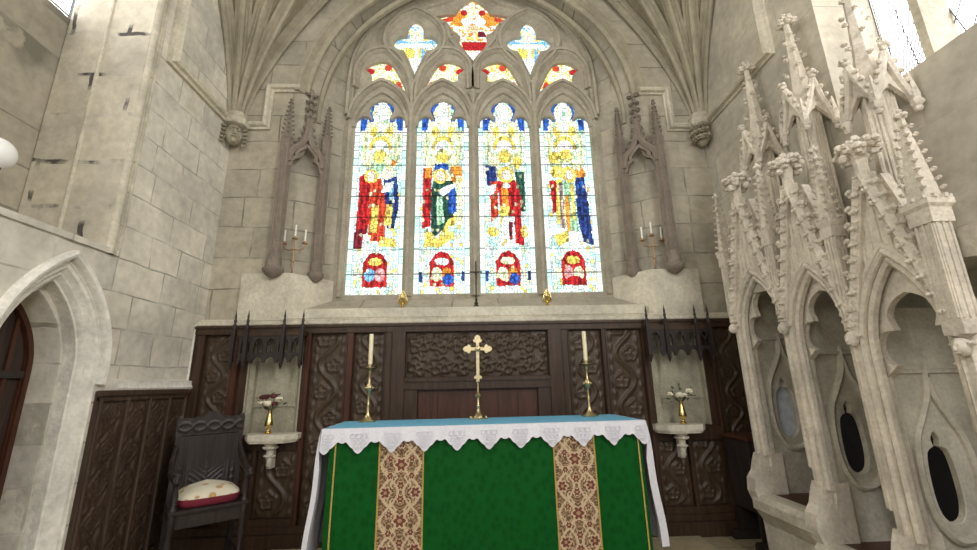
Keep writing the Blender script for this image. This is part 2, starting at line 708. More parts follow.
def color_grid(name, m, x0, x1, z0, z1, step, fn, pos, parent=None, mask=None):
    nx, nz = max(2, int((x1 - x0) / step)), max(2, int((z1 - z0) / step))
    vs, fs, cols = [], [], []
    for j in range(nz + 1):
        for i in range(nx + 1):
            a, b = x0 + (x1 - x0) * i / nx, z0 + (z1 - z0) * j / nz
            vs.append(pos(a, b))
    for j in range(nz):
        for i in range(nx):
            a, b = x0 + (x1 - x0) * (i + .5) / nx, z0 + (z1 - z0) * (j + .5) / nz
            if mask and not mask(a, b):
                continue
            k = j * (nx + 1) + i
            fs.append((k, k + 1, k + nx + 2, k + nx + 1))
            cols += [(*fn(a, b), 1.0)] * 4
    me = bpy.data.meshes.new(name)
    me.from_pydata(vs, [], fs)
    ca = me.color_attributes.new('Col', 'FLOAT_COLOR', 'CORNER')
    ca.data.foreach_set('color', [c for col in cols for c in col])
    me.polygons.foreach_set('use_smooth', [True] * len(me.polygons))
    bm = bmesh.new()
    bm.from_mesh(me)
    bmesh.ops.delete(bm, geom=[v for v in bm.verts if not v.link_faces], context='VERTS')
    bm.to_mesh(me)
    bm.free()
    return link(name, me, m, parent)


def inpoly(p, P):
    x, y = p
    c = False
    j = len(P) - 1
    for i in range(len(P)):
        xi, yi = P[i]
        xj, yj = P[j]
        if (yi > y) != (yj > y) and x < (xj - xi) * (y - yi) / (yj - yi) + xi:
            c = not c
        j = i
    return c


# ============================================================ SETTING
def g(d):
    return min(8.0, 4.45 + 2.05 * d ** 0.62)


def slab(name, m, *b):
    return struct(MB().box(*b).build(name, m, smooth=False))


slab('floor', m_floor, -3.9, 3.9, -5.0, 5.2, -0.2, 0.0)
slab('trim_1', m_floor, -1.75, 1.95, 2.2, 4.12, 0.0, 0.12)      # the footpace under the altar
# north (left) wall with the doorway and the deep window recess
DY, DHW, DZS, DZA = 3.0, 0.33, 1.62, 2.2
dooro = [(DY + x, z) for x, z in arch(0.405, 1.60, 2.345, 12, z0=-0.05)]
reco = [(1.1, 2.53), (3.3, 2.53), (3.3, 6.9), (2.2, 7.6), (1.1, 6.9)]
wl = cut('wall_left', [[(-5, -0.19), (5.2, -0.19), (5.2, 8.4), (-5, 8.4)], dooro, reco], 0.375, 0, m_left, YZ(-3.255))
struct(wl)
# the jamb of the recess is of another, darker ashlar
jb = MB().box(-3.62, -2.884, 3.262, 3.30, 2.54, 6.8)
struct(jb.build('trim_2', m_left_jamb, smooth=False))
mj = MB()
mj.tube([(-2.885, 3.30, 2.5), (-2.885, 3.30, 7.0)], 0.036, 10)
mj.tube([(-2.875, 3.375, 2.5), (-2.875, 3.375, 7.0)], 0.014, 8)
mj.tube([(-3.27, 3.262, 2.54), (-3.27, 3.262, 6.8)], 0.016, 8)
struct(mj.build('trim_3', m_string))
slab('wall_recess', m_east, -3.78, -3.63, 0.9, 3.5, 2.3, 4.72)
sl = MB().loft([[(-2.86, 1.0, 2.5), (-2.86, 3.36, 2.5), (-2.86, 3.36, 2.545), (-2.86, 1.0, 2.545)],
                [(-3.64, 1.0, 2.5), (-3.64, 3.30, 2.5), (-3.64, 3.30, 2.75), (-3.64, 1.0, 2.75)]], True, True)
struct(sl.build('trim_4', m_left, smooth=False))
W2 = struct(empty('window_2', (-3.68, 2.2, 4.7)))
o = MB().box(-3.69, -3.67, 0.95, 3.28, 4.72, 7.0).build('glass_pane', m_clear, W2, smooth=False)
mm = MB()
for i in range(9):
    mm.box(-3.66, -3.645, 0.95 + i * 0.26, 0.965 + i * 0.26, 4.72, 7.0)
for i in range(10):
    mm.box(-3.66, -3.645, 0.95, 3.28, 4.75 + i * 0.24, 4.762 + i * 0.24)
mm.build('lead_lattice', m_lead, W2, smooth=False)
reroot(W2)
# thin dark settlement cracks of the left pier are joints in its ashlar (material)

# south (right) wall: window above, sedilia recess below
wino = [(0.8, 3.39), (2.83, 3.39), (2.83, 6.4), (1.8, 7.3), (0.8, 6.4)]
wr = cut('wall_right', [[(-5, -0.19), (1.72, -0.19), (1.72, 2.04), (3.95, 2.30), (3.95, -0.19), (5.2, -0.19), (5.2, 8.4), (-5, 8.4)], wino], 0.3, 0, m_right, YZ(3.18))
struct(wr)
slab('wall_behind_sedilia', m_sed_in, 3.06, 3.5, 1.7, 3.97, -0.1, 2.62)
W3 = struct(empty('window_3', (3.4, 1.8, 3.39)))
MB().box(3.40, 3.42, 0.8, 2.83, 3.39, 7.3).build('glass_pane', m_clear, W3, smooth=False)
mm = MB()
for yy in (2.42, 1.72, 1.1):
    mm.prism([(3.22, yy - 0.03), (3.40, yy - 0.075), (3.40, yy + 0.075), (3.22, yy + 0.03)], 3.39, 7.2)
mm.build('mullion', m_string, W3, smooth=False)
mm = MB()
for i in range(-10, 24):
    y0 = 0.8 + i * 0.18
    mm.tube([(3.385, y0, 3.39), (3.385, y0 + 2.0, 6.39)], 0.006, 4)
    mm.tube([(3.385, y0 + 2.0, 3.39), (3.385, y0, 6.39)], 0.006, 4)
mm.v = [(x, min(2.83, max(0.8, y)), z) for x, y, z in mm.v]
mm.build('lead_lattice', m_lead, W3, smooth=False)
reroot(W3)

# ---- east wall with the arched window recess
def resample(P, n):
    L = [0]
    for i in range(1, len(P)):
        L.append(L[-1] + (Vector(P[i]) - Vector(P[i - 1])).length)
    out = []
    j = 0
    for k in range(n + 1):
        d = L[-1] * k / n
        while j < len(L) - 2 and L[j + 1] < d:
            j += 1
        t = (d - L[j]) / max(1e-9, L[j + 1] - L[j])
        out.append(tuple(P[j][i] + (P[j + 1][i] - P[j][i]) * t for i in (0, 1)))
    return out


cx0 = 0.012
left_in = cr([(-1.67, 4.9), (-1.66, 5.5), (-1.61, 5.83), (-1.485, 6.13), (-1.31, 6.38), (-1.0, 6.65), (-0.52, 6.88), (0, 7.0)], 5, False)
arc_in = resample(left_in, 24)
arc_in = arc_in + [(-x, z) for x, z in reversed(arc_in[:-1])]
left_out = [(-2.06 * cos(a) , 4.80 + 2.06 * sin(a) + 0.12 * (a / 1.57) ** 3) for a in [1.5708 * i / 24 for i in range(25)]]
left_out[-1] = (0, left_out[-1][1])
arc_out = left_out + [(-x, z) for x, z in reversed(left_out[:-1])]
O1 = [(cx0 - 2.06, 2.24), (cx0 - 2.06, 2.655), (cx0 - 2.30, 2.657), (cx0 - 2.30, 4.30), (cx0 - 2.06, 4.55)] + [(cx0 + x, z) for x, z in arc_out] + [(cx0 + 2.06, 4.55), (cx0 + 2.30, 4.30), (cx0 + 2.30, 2.657), (cx0 + 2.06, 2.655), (cx0 + 2.06, 2.24)]
O2 = [(cx0 - 1.69, 2.42), (cx0 - 1.69, 2.655), (cx0 - 1.69, 2.657), (cx0 - 1.69, 4.30), (cx0 - 1.69, 4.55)] + [(cx0 + x, z) for x, z in arc_in] + [(cx0 + 1.69, 4.55), (cx0 + 1.69, 4.30), (cx0 + 1.69, 2.657), (cx0 + 1.69, 2.655), (cx0 + 1.69, 2.42)]
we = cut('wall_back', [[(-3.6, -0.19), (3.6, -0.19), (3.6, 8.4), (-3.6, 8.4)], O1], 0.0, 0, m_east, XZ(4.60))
ob = MB().loft([to3(O1, y=4.6), to3(O2, y=4.94)])
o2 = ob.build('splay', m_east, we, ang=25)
bk = MB().box(-3.6, 3.6, 5.1, 5.2, -0.19, 2.4).box(-3.6, -1.7, 5.1, 5.2, 2.4, 8.4).box(1.72, 3.6, 5.1, 5.2, 2.4, 8.4)
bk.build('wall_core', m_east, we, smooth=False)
struct(we)

# ---- the great east window
W1 = struct(empty('window_1', (cx0, 4.99, 2.42)))


def mirx(P, c=0.0):
    return [(2 * c - x, z) for x, z in reversed(P)]


def sym(half_pts, cx, cz=0.0):
    """half outline from bottom to top on the left side, mirrored"""
    r = [(cx - x, z + cz) for x, z in reversed(half_pts)]
    return [(cx + x, z + cz) for x, z in half_pts] + r


lhead = [(-0.352, 2.475), (-0.352, 4.70)] + cr([(-0.352, 4.70), (-0.350, 4.80), (-0.27, 4.89), (-0.19, 4.895), (-0.135, 4.865), (-0.155, 4.92), (-0.178, 4.98), (-0.15, 5.07), (-0.08, 5.125), (-0.005, 5.15)], 4, False, sharp=(4,))[1:]
LC = [cx0 - 1.2105, cx0 - 0.4035, cx0 + 0.4035, cx0 + 1.2105]
holes = []
lights = []
for c in LC:
    P = sym(lhead, c)
    lights.append(P)
    holes.append(P)
kite = cr([(0, 5.545), (-0.10, 5.80), (-0.16, 5.93), (-0.25, 5.955), (-0.305, 6.06), (-0.22, 6.15), (-0.12, 6.165), (-0.115, 6.27), (-0.07, 6.37), (0, 6.41),
           (0.07, 6.37), (0.115, 6.27), (0.12, 6.165), (0.22, 6.15), (0.305, 6.06), (0.25, 5.955), (0.16, 5.93), (0.10, 5.80)], 4, True, sharp=(0, 2, 6, 12, 16))
kites = [[(cx0 + s * 0.79 + x, z) for x, z in kite] for s in (-1, 1)]
centre = cr([(0, 5.76), (-0.12, 5.93), (-0.2, 6.06), (-0.19, 6.18), (-0.31, 6.285), (-0.37, 6.40), (-0.545, 6.50), (-0.36, 6.55), (-0.25, 6.56), (-0.2, 6.66), (-0.09, 6.76), (0, 6.82),
             (0.09, 6.76), (0.2, 6.66), (0.25, 6.56), (0.36, 6.55), (0.545, 6.50), (0.37, 6.40), (0.31, 6.285), (0.19, 6.18), (0.2, 6.06), (0.12, 5.93)], 3, True, sharp=(0, 3, 6, 8, 14, 16, 19))
centre = [(cx0 + 0.015 + x, z) for x, z in centre]
mo = cr([(-1.445, 5.60), (-1.37, 5.69), (-1.22, 5.735), (-1.09, 5.68), (-0.98, 5.48), (-0.885, 5.25), (-1.05, 5.37), (-1.22, 5.405), (-1.37, 5.44), (-1.36, 5.53)], 4, True, sharp=(0, 5, 8))
mous = [mo, mirx(mo, -0.775)]
mous += [mirx(P, 0.012) for P in mous]
eye_c = [(-1.489, 5.235), (-0.05, 5.22), (0.075, 5.22), (1.51, 5.235), (-0.27, 6.19), (0.33, 6.19)]
eyes = [[(x + 0.028 * cos(a * pi / 4), z + 0.028 * sin(a * pi / 4)) for a in range(8)] for x, z in eye_c]
kites = [scale_about(P, 1.06) for P in kites]
centre = scale_about(centre, 1.03)
mous = [scale_about(P, 1.1) for P in mous]
holes += kites + [centre] + mous + eyes
outl = [(cx0 - 1.75, 2.36)] + [(cx0 + x * 1.03, z + 0.05) for x, z in arc_in] + [(cx0 + 1.75, 2.36)]
cut('tracery', [outl] + holes, 0.06, 0.014, m_trac, XZ(5.0), W1)
roll = [(-0.06, -0.01), (-0.045, 0.035), (-0.018, 0.055), (-0.018, 0.075), (0.018, 0.075), (0.018, 0.055), (0.045, 0.035), (0.06, -0.01)]
thin = [(-0.035, -0.01), (-0.02, 0.035), (0.02, 0.035), (0.035, -0.01)]
YF = 4.942
nrm = (0, -1, 0)
for x, zt in ((cx0 - 0.807, 5.36), (cx0, 5.25), (cx0 + 0.807, 5.36)):
    MB().sweep([(x, YF - 0.007, 2.46), (x, YF - 0.007, zt)], roll, nrm).build('mullion', m_trac, W1)
mb = MB()
for x in (cx0 - 1.60, cx0 + 1.60):
    mb.sweep([(x, YF, 2.46), (x, YF, 5.5)], thin, nrm)
for c in LC:
    mb.sweep(to3([(c + a, b) for a, b in arch(0.4035, 4.82, 5.40, 8)], y=YF), roll, nrm)
    mb.sweep(to3([(c + a, b) for a, b in arch(0.352, 4.72, 5.25, 8)], y=YF), thin, nrm)
fr = cr([(-1.56, 5.30), (-1.545, 5.62), (-1.42, 5.84), (-1.22, 5.92), (-1.02, 5.85), (-0.89, 5.62), (-0.81, 5.30), (-0.795, 5.1)], 4, False)
for P in (fr, mirx(fr, -0.775), mirx(fr, 0.012), mirx(mirx(fr, -0.775), 0.012)):
    mb.sweep(to3(P, y=YF + 0.006), roll, nrm)
kf = cr([(0, 5.35), (-0.13, 5.62), (-0.34, 5.86), (-0.415, 6.08), (-0.36, 6.30), (-0.20, 6.49), (0, 6.60), (0.20, 6.49), (0.36, 6.30), (0.415, 6.08), (0.34, 5.86), (0.13, 5.62)], 3, True, sharp=(0, 6))
for s in (-1, 1):
    mb.sweep(to3([(cx0 + 0.79 * s + x, z) for x, z in kf], y=YF + 0.011), roll, nrm, True)
for s in (-1, 1):
    mb.sweep(to3([(cx0 + s * x, z) for x, z in cr([(0.065, 5.3), (0.09, 5.75), (0.30, 6.1), (0.36, 6.3)], 4, False)], y=YF), thin, nrm)
    mb.sweep(to3([(cx0 + s * x, z) for x, z in cr([(0.40, 6.35), (0.60, 6.50), (0.66, 6.62), (0.40, 6.72), (0.1, 6.90)], 4, False)], y=YF), thin, nrm)
mb.sweep(to3([(cx0 + x * 0.985, z - 0.02) for x, z in arc_in], y=YF + 0.003), roll, nrm)
mb.build('tracery_mouldings', m_trac, W1)

# ---- stained glass painting: colour of each piece of glass
ZT = [(0, 6.853), (50, 5.986), (100, 5.177), (127, 4.762), (150, 4.42), (175, 4.06), (200, 3.711), (225, 3.373), (250, 3.045), (275, 2.727), (300, 2.419)]



def ypx(z):
    for (ya_, za_), (yb_, zb_) in zip(ZT, ZT[1:]):
        if z >= zb_ or yb_ == ZT[-1][0]:
            return ya_ + (yb_ - ya_) * (za_ - z) / (za_ - zb_)


WH = (0.80, 0.90, 0.84)
CY = (0.50, 0.82, 0.76)
PY = (0.80, 0.84, 0.52)
GR = (0.35, 0.62, 0.38)
YE = (0.80, 0.62, 0.12)
OR = (0.75, 0.27, 0.03)
RE = (0.42, 0.012, 0.015)
RR = (0.55, 0.05, 0.02)
DR = (0.16, 0.01, 0.02)
BL = (0.02, 0.09, 0.42)
DB = (0.015, 0.035, 0.16)
LB = (0.20, 0.48, 0.80)
DG = (0.015, 0.07, 0.045)
FL = (0.90, 0.78, 0.66)
PK = (0.75, 0.35, 0.35)


def E_(cx, cy, rx, ry):
    return lambda x, y: ((x - cx) / rx) ** 2 + ((y - cy) / ry) ** 2 < 1


def P_(*pts):
    return lambda x, y: inpoly((x, y), pts)


def ring(cx, cy, r0, r1):
    return lambda x, y: r0 < math.hypot(x - cx, y - cy) < r1


common = [
    (E_(0, 112, 14, 12), PY), (ring(0, 114, 10, 15), BL), (P_((-6, 96), (6, 96), (4, 108), (-4, 108)), WH), (P_((-8, 117), (8, 117), (8, 124), (-8, 124)), WH), (E_(0, 104, 4, 4), WH), (E_(0, 113, 6, 6), WH),
    (P_((-26, 119), (-15, 119), (-17, 131), (-26, 131)), BL), (P_((26, 119), (15, 119), (17, 131), (26, 131)), BL),
    (P_((-14, 122), (14, 122), (17, 140), (-17, 140)), PY), (E_(-8, 132, 4, 5), YE), (E_(8, 132, 4, 5), YE), (E_(0, 128, 4, 5), WH),
    (ring(0, 148, 8, 12), YE), (E_(0, 148, 8, 7), (1, 1, 1)), (P_((-14, 150), (14, 150), (14, 156), (-14, 156)), WH), (P_((-19, 134), (-15, 134), (-15, 160), (-19, 160)), (0.6, 0.7, 0.35)), (P_((19, 134), (15, 134), (15, 160), (19, 160)), (0.6, 0.7, 0.35)),
    (ring(-11, 161, 4.5, 7.5), (0.55, 0.62, 0.3)), (ring(11, 161, 4.5, 7.5), (0.55, 0.62, 0.3)), (ring(0, 156, 4.5, 7), (0.6, 0.6, 0.2)), (P_((-14, 167), (14, 167), (12, 176), (-12, 176)), (0.45, 0.5, 0.4)),
]
med = lambda top, l, r, bot: [
    (P_((-12, 286), (-12, 262), (-6, 253), (0, 251), (6, 253), (12, 262), (12, 286)), RE),
    (P_((-17, 268), (-12, 268), (-12, 274), (-17, 274)), PY), (P_((17, 268), (12, 268), (12, 274), (17, 274)), PY),
    (E_(0, 261, 7, 4), top), (E_(-5, 274, 5, 7), l), (E_(5, 274, 5, 7), r), (P_((-11, 281), (11, 281), (11, 286), (-11, 286)), bot)]
fig = [
    common + [(E_(-13, 160, 6, 6), PY), (E_(0, 157, 6, 6), YE), (E_(12, 161, 6, 6), PY), (E_(14, 163, 2.5, 3), OR), (E_(0, 168, 8, 5), GR),
              (P_((-20, 176), (-10, 172), (-6, 200), (-12, 248), (-22, 248), (-20, 205)), RE), (P_((-22, 232), (-14, 226), (-15, 248), (-24, 248)), DR),
              (P_((-10, 178), (2, 178), (8, 200), (8, 242), (-8, 240), (-9, 205)), RR), (P_((-6, 205), (1, 205), (0, 232), (-7, 232)), YE),
              (P_((4, 176), (18, 176), (21, 205), (17, 228), (10, 228), (7, 200)), DB), (P_((10, 185), (15, 185), (16, 200), (11, 200)), LB), (P_((8, 204), (15, 204), (14, 226), (7, 224)), YE),
              (P_((-13, 234), (-5, 234), (-7, 248), (-14, 248)), WH), (P_((4, 236), (18, 238), (20, 246), (2, 246)), YE),
              (ring(-8, 176, 4, 7), YE), (E_(-8, 176, 4, 5), FL), (E_(9, 173, 6.5, 6.5), PY), (E_(9, 173, 3, 4), FL), (P_((6, 183), (16, 181), (12, 191), (3, 192)), WH)] + med(YE, LB, PK, RE),
    common + [(E_(-12, 162, 6, 6), PY), (E_(0, 158, 6, 5), YE), (E_(12, 162, 6, 6), PY), (P_((-8, 164), (6, 164), (6, 170), (-8, 170)), BL),
              (P_((8, 166), (20, 166), (20, 186), (10, 182)), OR), (P_((-20, 168), (-11, 168), (-12, 226), (-20, 228)), RE), (P_((-18, 168), (-12, 168), (-12, 178), (-18, 178)), OR),
              (P_((-10, 182), (10, 180), (16, 198), (10, 220), (-6, 236), (-10, 236), (-12, 205)), DG), (P_((6, 184), (13, 186), (14, 212), (7, 214)), BL), (P_((-6, 196), (0, 196), (2, 222), (-5, 226)), GR),
              (P_((14, 176), (20, 176), (21, 236), (15, 236)), PY), (P_((-16, 228), (-4, 238), (6, 220), (16, 214), (8, 240), (-4, 248), (-18, 244)), YE), (P_((6, 226), (22, 226), (22, 234), (8, 234)), CY),
              (P_((-6, 190), (10, 184), (14, 186), (0, 197)), WH), (ring(-2, 176, 4, 7.5), YE), (E_(-2, 176, 4, 5), FL)] + med(WH, PY, OR, RE)
    + [(E_(6, 279, 5, 6), BL), (P_((-22, 271), (-19, 271), (-19, 281), (-22, 281)), DB), (P_((22, 271), (19, 271), (19, 281), (22, 281)), DB)],
    common + [(E_(-12, 163, 6, 6), PY), (E_(0, 157, 6, 6), YE), (E_(13, 163, 5, 6), YE), (P_((-20, 166), (-10, 166), (-8, 186), (-19, 186)), DB), (P_((10, 172), (20, 172), (20, 212), (14, 212)), DG),
              (P_((-16, 182), (-8, 180), (-8, 216), (-16, 222)), RR), (P_((-8, 182), (10, 180), (17, 200), (14, 222), (8, 218), (-6, 216)), RE), (P_((-4, 186), (2, 186), (3, 214), (-4, 214)), OR),
              (P_((-6, 206), (4, 206), (2, 226), (-7, 226)), YE), (P_((8, 216), (15, 218), (17, 246), (8, 244)), RE), (P_((2, 216), (7, 216), (9, 246), (-3, 246)), WH), (P_((-3, 216), (2, 216), (0, 246), (-10, 246)), WH),
              (P_((2, 222), (6, 222), (5, 240), (2, 240)), DR), (E_(-14, 232, 6, 5), YE), (E_(18, 232, 4, 6), YE), (P_((-16, 186), (-10, 184), (-10, 192), (-17, 196)), WH),
              (ring(1, 175, 5, 8.5), YE), (E_(1, 175, 4, 5), FL), (E_(1, 186, 4, 3), WH)] + med(PY, PY, OR, RE)
    + [(E_(6, 279, 5, 6), BL), (P_((-22, 271), (-19, 271), (-19, 281), (-22, 281)), DB), (P_((22, 271), (19, 271), (19, 281), (22, 281)), DB)],
    common + [(E_(-12, 158, 7, 6), YE), (E_(0, 154, 6, 5), YE), (E_(12, 160, 6, 6), PY), (E_(-10, 172, 7, 6), YE), (E_(14, 174, 5, 7), OR),
              (P_((-19, 182), (-11, 180), (-10, 212), (-17, 214)), RE), (P_((-12, 180), (-6, 178), (-4, 218), (-14, 226)), YE), (P_((-10, 184), (-5, 184), (-6, 230), (-10, 228)), (0.3, 0.22, 0.2)),
              (P_((-5, 182), (6, 182), (8, 236), (-4, 236)), GR), (P_((-4, 196), (0, 196), (0, 232), (-4, 232)), OR), (P_((2, 184), (6, 184), (6, 222), (3, 222)), YE),
              (P_((8, 178), (18, 178), (20, 205), (22, 246), (12, 244), (7, 214)), DB), (P_((10, 182), (16, 182), (17, 192), (11, 192)), BL),
              (P_((-18, 236), (-4, 232), (0, 242), (-14, 246)), YE), (ring(2, 175, 4, 8), YE), (E_(2, 175, 4, 5), FL), (P_((-2, 232), (8, 232), (8, 247), (-3, 247)), WH)] + med(YE, PK, PY, RE)
    + [(E_(0, 281, 8, 4), RE)],
]


def hsh(i, j, k):
    v = math.sin(i * 127.1 + j * 311.7 + k * 74.7) * 43758.5453
    return v - math.floor(v)


def light_paint(idx, cx):
    shapes = fig[idx]

    def base(x, y):
        if abs(x) > 22:
            return WH
        h = hsh(int(x * 3), int(y), 5)
        if y > 250:
            return (CY if h < 0.35 else PY if h < 0.6 else WH) if abs(x) > 12 else WH
        if y < 158:
            return PY if h < 0.3 else (CY if h < 0.55 else WH)
        return CY if h < 0.45 else (PY if h < 0.55 else WH)

    def fn(X, Z):
        x = (X - cx) / 0.335 * 27.0
        y = ypx(Z)
        lead = 1.0
        if abs(x) > 22:
            jy = math.floor(y / 7.5)
            fy = y / 7.5 - jy
            if fy < 0.12 or abs(abs(x) - 22.3) < 0.55:
                lead = 0.35
            k = 0.85 + 0.3 * hsh(jy, idx, 3)
            c = WH if hsh(jy, idx, x > 0) > 0.3 else CY
        else:
            s = 2.9
            gx, gy = x / s, y / (s * 1.25)
            bi, bj = math.floor(gx), math.floor(gy)
            best = []
            for a in (-1, 0, 1):
                for b in (-1, 0, 1):
                    sx = bi + a + 0.15 + 0.7 * hsh(bi + a, bj + b, idx)
                    sy = bj + b + 0.15 + 0.7 * hsh(bi + a, bj + b, idx + 9)
                    best.append(((sx - gx) ** 2 + (sy - gy) ** 2, sx * s, sy * s * 1.25, bi + a, bj + b))
            best.sort()
            if sqrt(best[1][0]) - sqrt(best[0][0]) < 0.15:
                lead = 0.36
            px, py = best[0][1], best[0][2]
            qx, qy = (px * 0.25 + x * 0.75), (py * 0.25 + y * 0.75)
            c = base(px, py)
            for t, col in shapes:
                if t(qx, qy):
                    c = col
            k = 0.6 + 0.8 * hsh(best[0][3], best[0][4], idx + 20)
            h2 = hsh(best[0][3], best[0][4], idx + 31)
            if min(c) < 0.3:
                if h2 > 0.955:
                    c = tuple(v * 0.4 + 0.5 * u for v, u in zip(c, PY))
                elif h2 < 0.10:
                    c = tuple(v * 0.4 for v in c)
            if max(c) < 0.75 and abs(y - 113) > 22:
                k *= 1.45 if sin(x * 1.25 + 1.6 * sin(y * 0.16) + idx) > 0.25 else 0.75
            elif h2 < 0.05:
                c = GR if y < 175 else YE
        for by in (132.5, 147, 165, 196, 216.5, 249, 273.5):
            if abs(y - by) < 0.55:
                lead = min(lead, 0.16)
        if abs(y - 249) < 0.6 and abs(x) <= 23:
            lead = 0.2
        return tuple(min(1.0, v * k * lead + 0.01) for v in c)
    return fn


glass_names = ['stained glass light with a red robed figure and a blue robed figure', 'stained glass light with a green robed figure',
               'stained glass light with a central figure in a short red cloak', 'stained glass light with a dark blue robed figure on its right']
for i, c in enumerate(LC):
    o = color_grid('stained_glass', m_glass_att, c - 0.36, c + 0.36, 2.45, 5.19, 0.0085, light_paint(i, c), lambda a, b: (a, 5.0, b), W1)
    o['label'] = glass_names[i]


def piece_paint(pal, cx, cz, seed, s=0.033, shapes=()):
    def fn(X, Z):
        gx, gy = (X - cx) / s, (Z - cz) / s
        bi, bj = math.floor(gx), math.floor(gy)
        best = []
        for a in (-1, 0, 1):
            for b in (-1, 0, 1):
                sx = bi + a + 0.15 + 0.7 * hsh(bi + a, bj + b, seed)
                sy = bj + b + 0.15 + 0.7 * hsh(bi + a, bj + b, seed + 9)
                best.append(((sx - gx) ** 2 + (sy - gy) ** 2, sx * s, sy * s, bi + a, bj + b))
        best.sort()
        lead = 0.35 if sqrt(best[1][0]) - sqrt(best[0][0]) < 0.15 else 1
        h = hsh(best[0][3], best[0][4], seed + 3)
        c = pal[int(h * len(pal)) % len(pal)]
        x, z = (X - cx), (Z - cz)
        for t, col in shapes:
            if t(x, z):
                c = col
        return tuple(min(1.0, v * lead * (0.8 + 0.4 * hsh(best[0][3], best[0][4], 7)) + 0.01) for v in c)
    return fn


ksh = [(E_(0, 0.2, 0.09, 0.1), PY), (E_(0, 0.18, 0.05, 0.06), FL), (P_((-0.3, 0.08), (0.3, 0.08), (0.24, 0.14), (0, 0.1), (-0.24, 0.14)), LB),
       (P_((-0.26, 0.02), (0.26, 0.02), (0.2, 0.09), (-0.2, 0.09)), WH), (P_((-0.13, -0.2), (-0.02, -0.2), (-0.02, 0), (-0.15, 0)), YE), (P_((0.13, -0.2), (0.04, -0.2), (0.04, 0), (0.15, 0)), YE),
       (P_((-0.09, -0.15), (0.09, -0.15), (0, -0.5)), WH), (P_((0.08, -0.25), (0.14, -0.1), (0.12, 0), (0.08, 0)), LB)]
csh = [(P_((-0.6, 0.1), (-0.2, 0.2), (-0.2, 0.3), (-0.45, 0.2)), RR), (P_((0.6, 0.1), (0.2, 0.2), (0.2, 0.3), (0.45, 0.2)), RR), (E_(-0.2, 0.2, 0.09, 0.12), OR), (E_(0.22, 0.2, 0.09, 0.12), OR),
       (E_(-0.09, 0.17, 0.08, 0.07), WH), (E_(0.1, 0.17, 0.08, 0.07), WH), (E_(0, 0.33, 0.11, 0.07), PY), (E_(-0.13, 0.32, 0.05, 0.05), RE), (E_(0.13, 0.32, 0.05, 0.05), RE),
       (E_(0, 0.04, 0.08, 0.07), (0.7, 0.5, 0.3)), (P_((-0.17, -0.18), (0.2, -0.18), (0.14, -0.32), (-0.14, -0.32)), RE), (P_((0.07, -0.1), (0.2, -0.1), (0.15, 0.0), (0.07, 0.0)), DR), (P_((-0.12, -0.36), (0.12, -0.36), (0, -0.55)), WH)]
for P, cxk in zip(kites, (cx0 - 0.79, cx0 + 0.79)):
    xs = [p[0] for p in P]
    zs = [p[1] for p in P]
    PP = [(cxk + (x - cxk) * 1.08, 6.0 + (z - 6.0) * 1.05) for x, z in P]
    color_grid('stained_glass', m_glass_att, min(xs) - 0.03, max(xs) + 0.03, min(zs) - 0.03, max(zs) + 0.03, 0.0095, piece_paint([WH, WH, PY, LB, CY, YE], cxk, 6.0, 3, shapes=ksh), lambda a, b: (a, 5.0, b), W1, mask=lambda a, b, PP=PP: inpoly((a, b), PP))
xs = [p[0] for p in centre]
PP = [(cx0 + (x - cx0) * 1.06, 6.3 + (z - 6.3) * 1.05) for x, z in centre]
color_grid('stained_glass', m_glass_att, min(xs) - 0.03, max(xs) + 0.03, 5.72, 6.86, 0.0095, piece_paint([PY, WH, YE, WH, OR], cx0 + 0.015, 6.3, 5, shapes=csh), lambda a, b: (a, 5.0, b), W1, mask=lambda a, b: inpoly((a, b), PP))
for k, P in enumerate(mous):
    xs = [p[0] for p in P]
    zs = [p[1] for p in P]
    mx = sum(xs) / len(xs)
    mz = sum(zs) / len(zs)
    s = 1 if k in (0, 2 + 1) else -1
    s = 1 if (k % 2 == 0) == (k < 2) else -1
    sh = [(E_(-0.02 * s, 0.03, 0.075, 0.09), PY), (E_(-0.02 * s, 0.03, 0.04, 0.05), FL), (E_(0.1 * s, -0.1, 0.07, 0.06), YE), (E_(-0.2 * s, 0.1, 0.07, 0.05), RE), (E_(0.2 * s, -0.16, 0.05, 0.1), RR), (E_(0.05 * s, 0.16, 0.05, 0.05), RR)]
    PP = scale_about(P, 1.1)
    color_grid('stained_glass', m_glass_att, min(xs) - 0.03, max(xs) + 0.03, min(zs) - 0.03, max(zs) + 0.03, 0.0095, piece_paint([PY, WH, PY, YE], mx, mz, 11 + k, shapes=sh), lambda a, b: (a, 5.0, b), W1, mask=lambda a, b, PP=PP: inpoly((a, b), PP))
ey = MB()
for x, z in eye_c:
    ey.box(x - 0.035, x + 0.035, 5.005, 5.01, z - 0.035, z + 0.035)
ey.build('eyelet_glass', m_clear, W1, smooth=False)
# iron saddle bars behind the glass surface are drawn as leads; outside light blocker
reroot(W1)

# ---- vault and its ribs
v = MB()
for sx in (-1, 1):
    loops = []
    NA, NR = 20, 26
    for i in range(NA + 1):
        ph = radians(90 * i / NA)
        rm = min(4.55, 2.88 / max(0.001, cos(ph)))
        loops.append([(sx * (2.88 - rm * (j / NR) ** 1.8 * cos(ph)), 4.6 - rm * (j / NR) ** 1.8 * sin(ph), g(rm * (j / NR) ** 1.8)) for j in range(NR + 1)])
    v.loft(loops, closed=False)
v.box(-3.9, 3.9, -5, 5.2, 8.02, 8.2)
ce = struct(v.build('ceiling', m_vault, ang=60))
mb = MB()
ribp = [(0.03, -0.085), (-0.03, -0.085), (-0.045, -0.06), (-0.075, -0.05), (-0.075, -0.035), (-0.12, -0.026), (-0.135, 0), (-0.12, 0.026), (-0.075, 0.035), (-0.075, 0.05), (-0.045, 0.06), (-0.03, 0.085), (0.03, 0.085)]
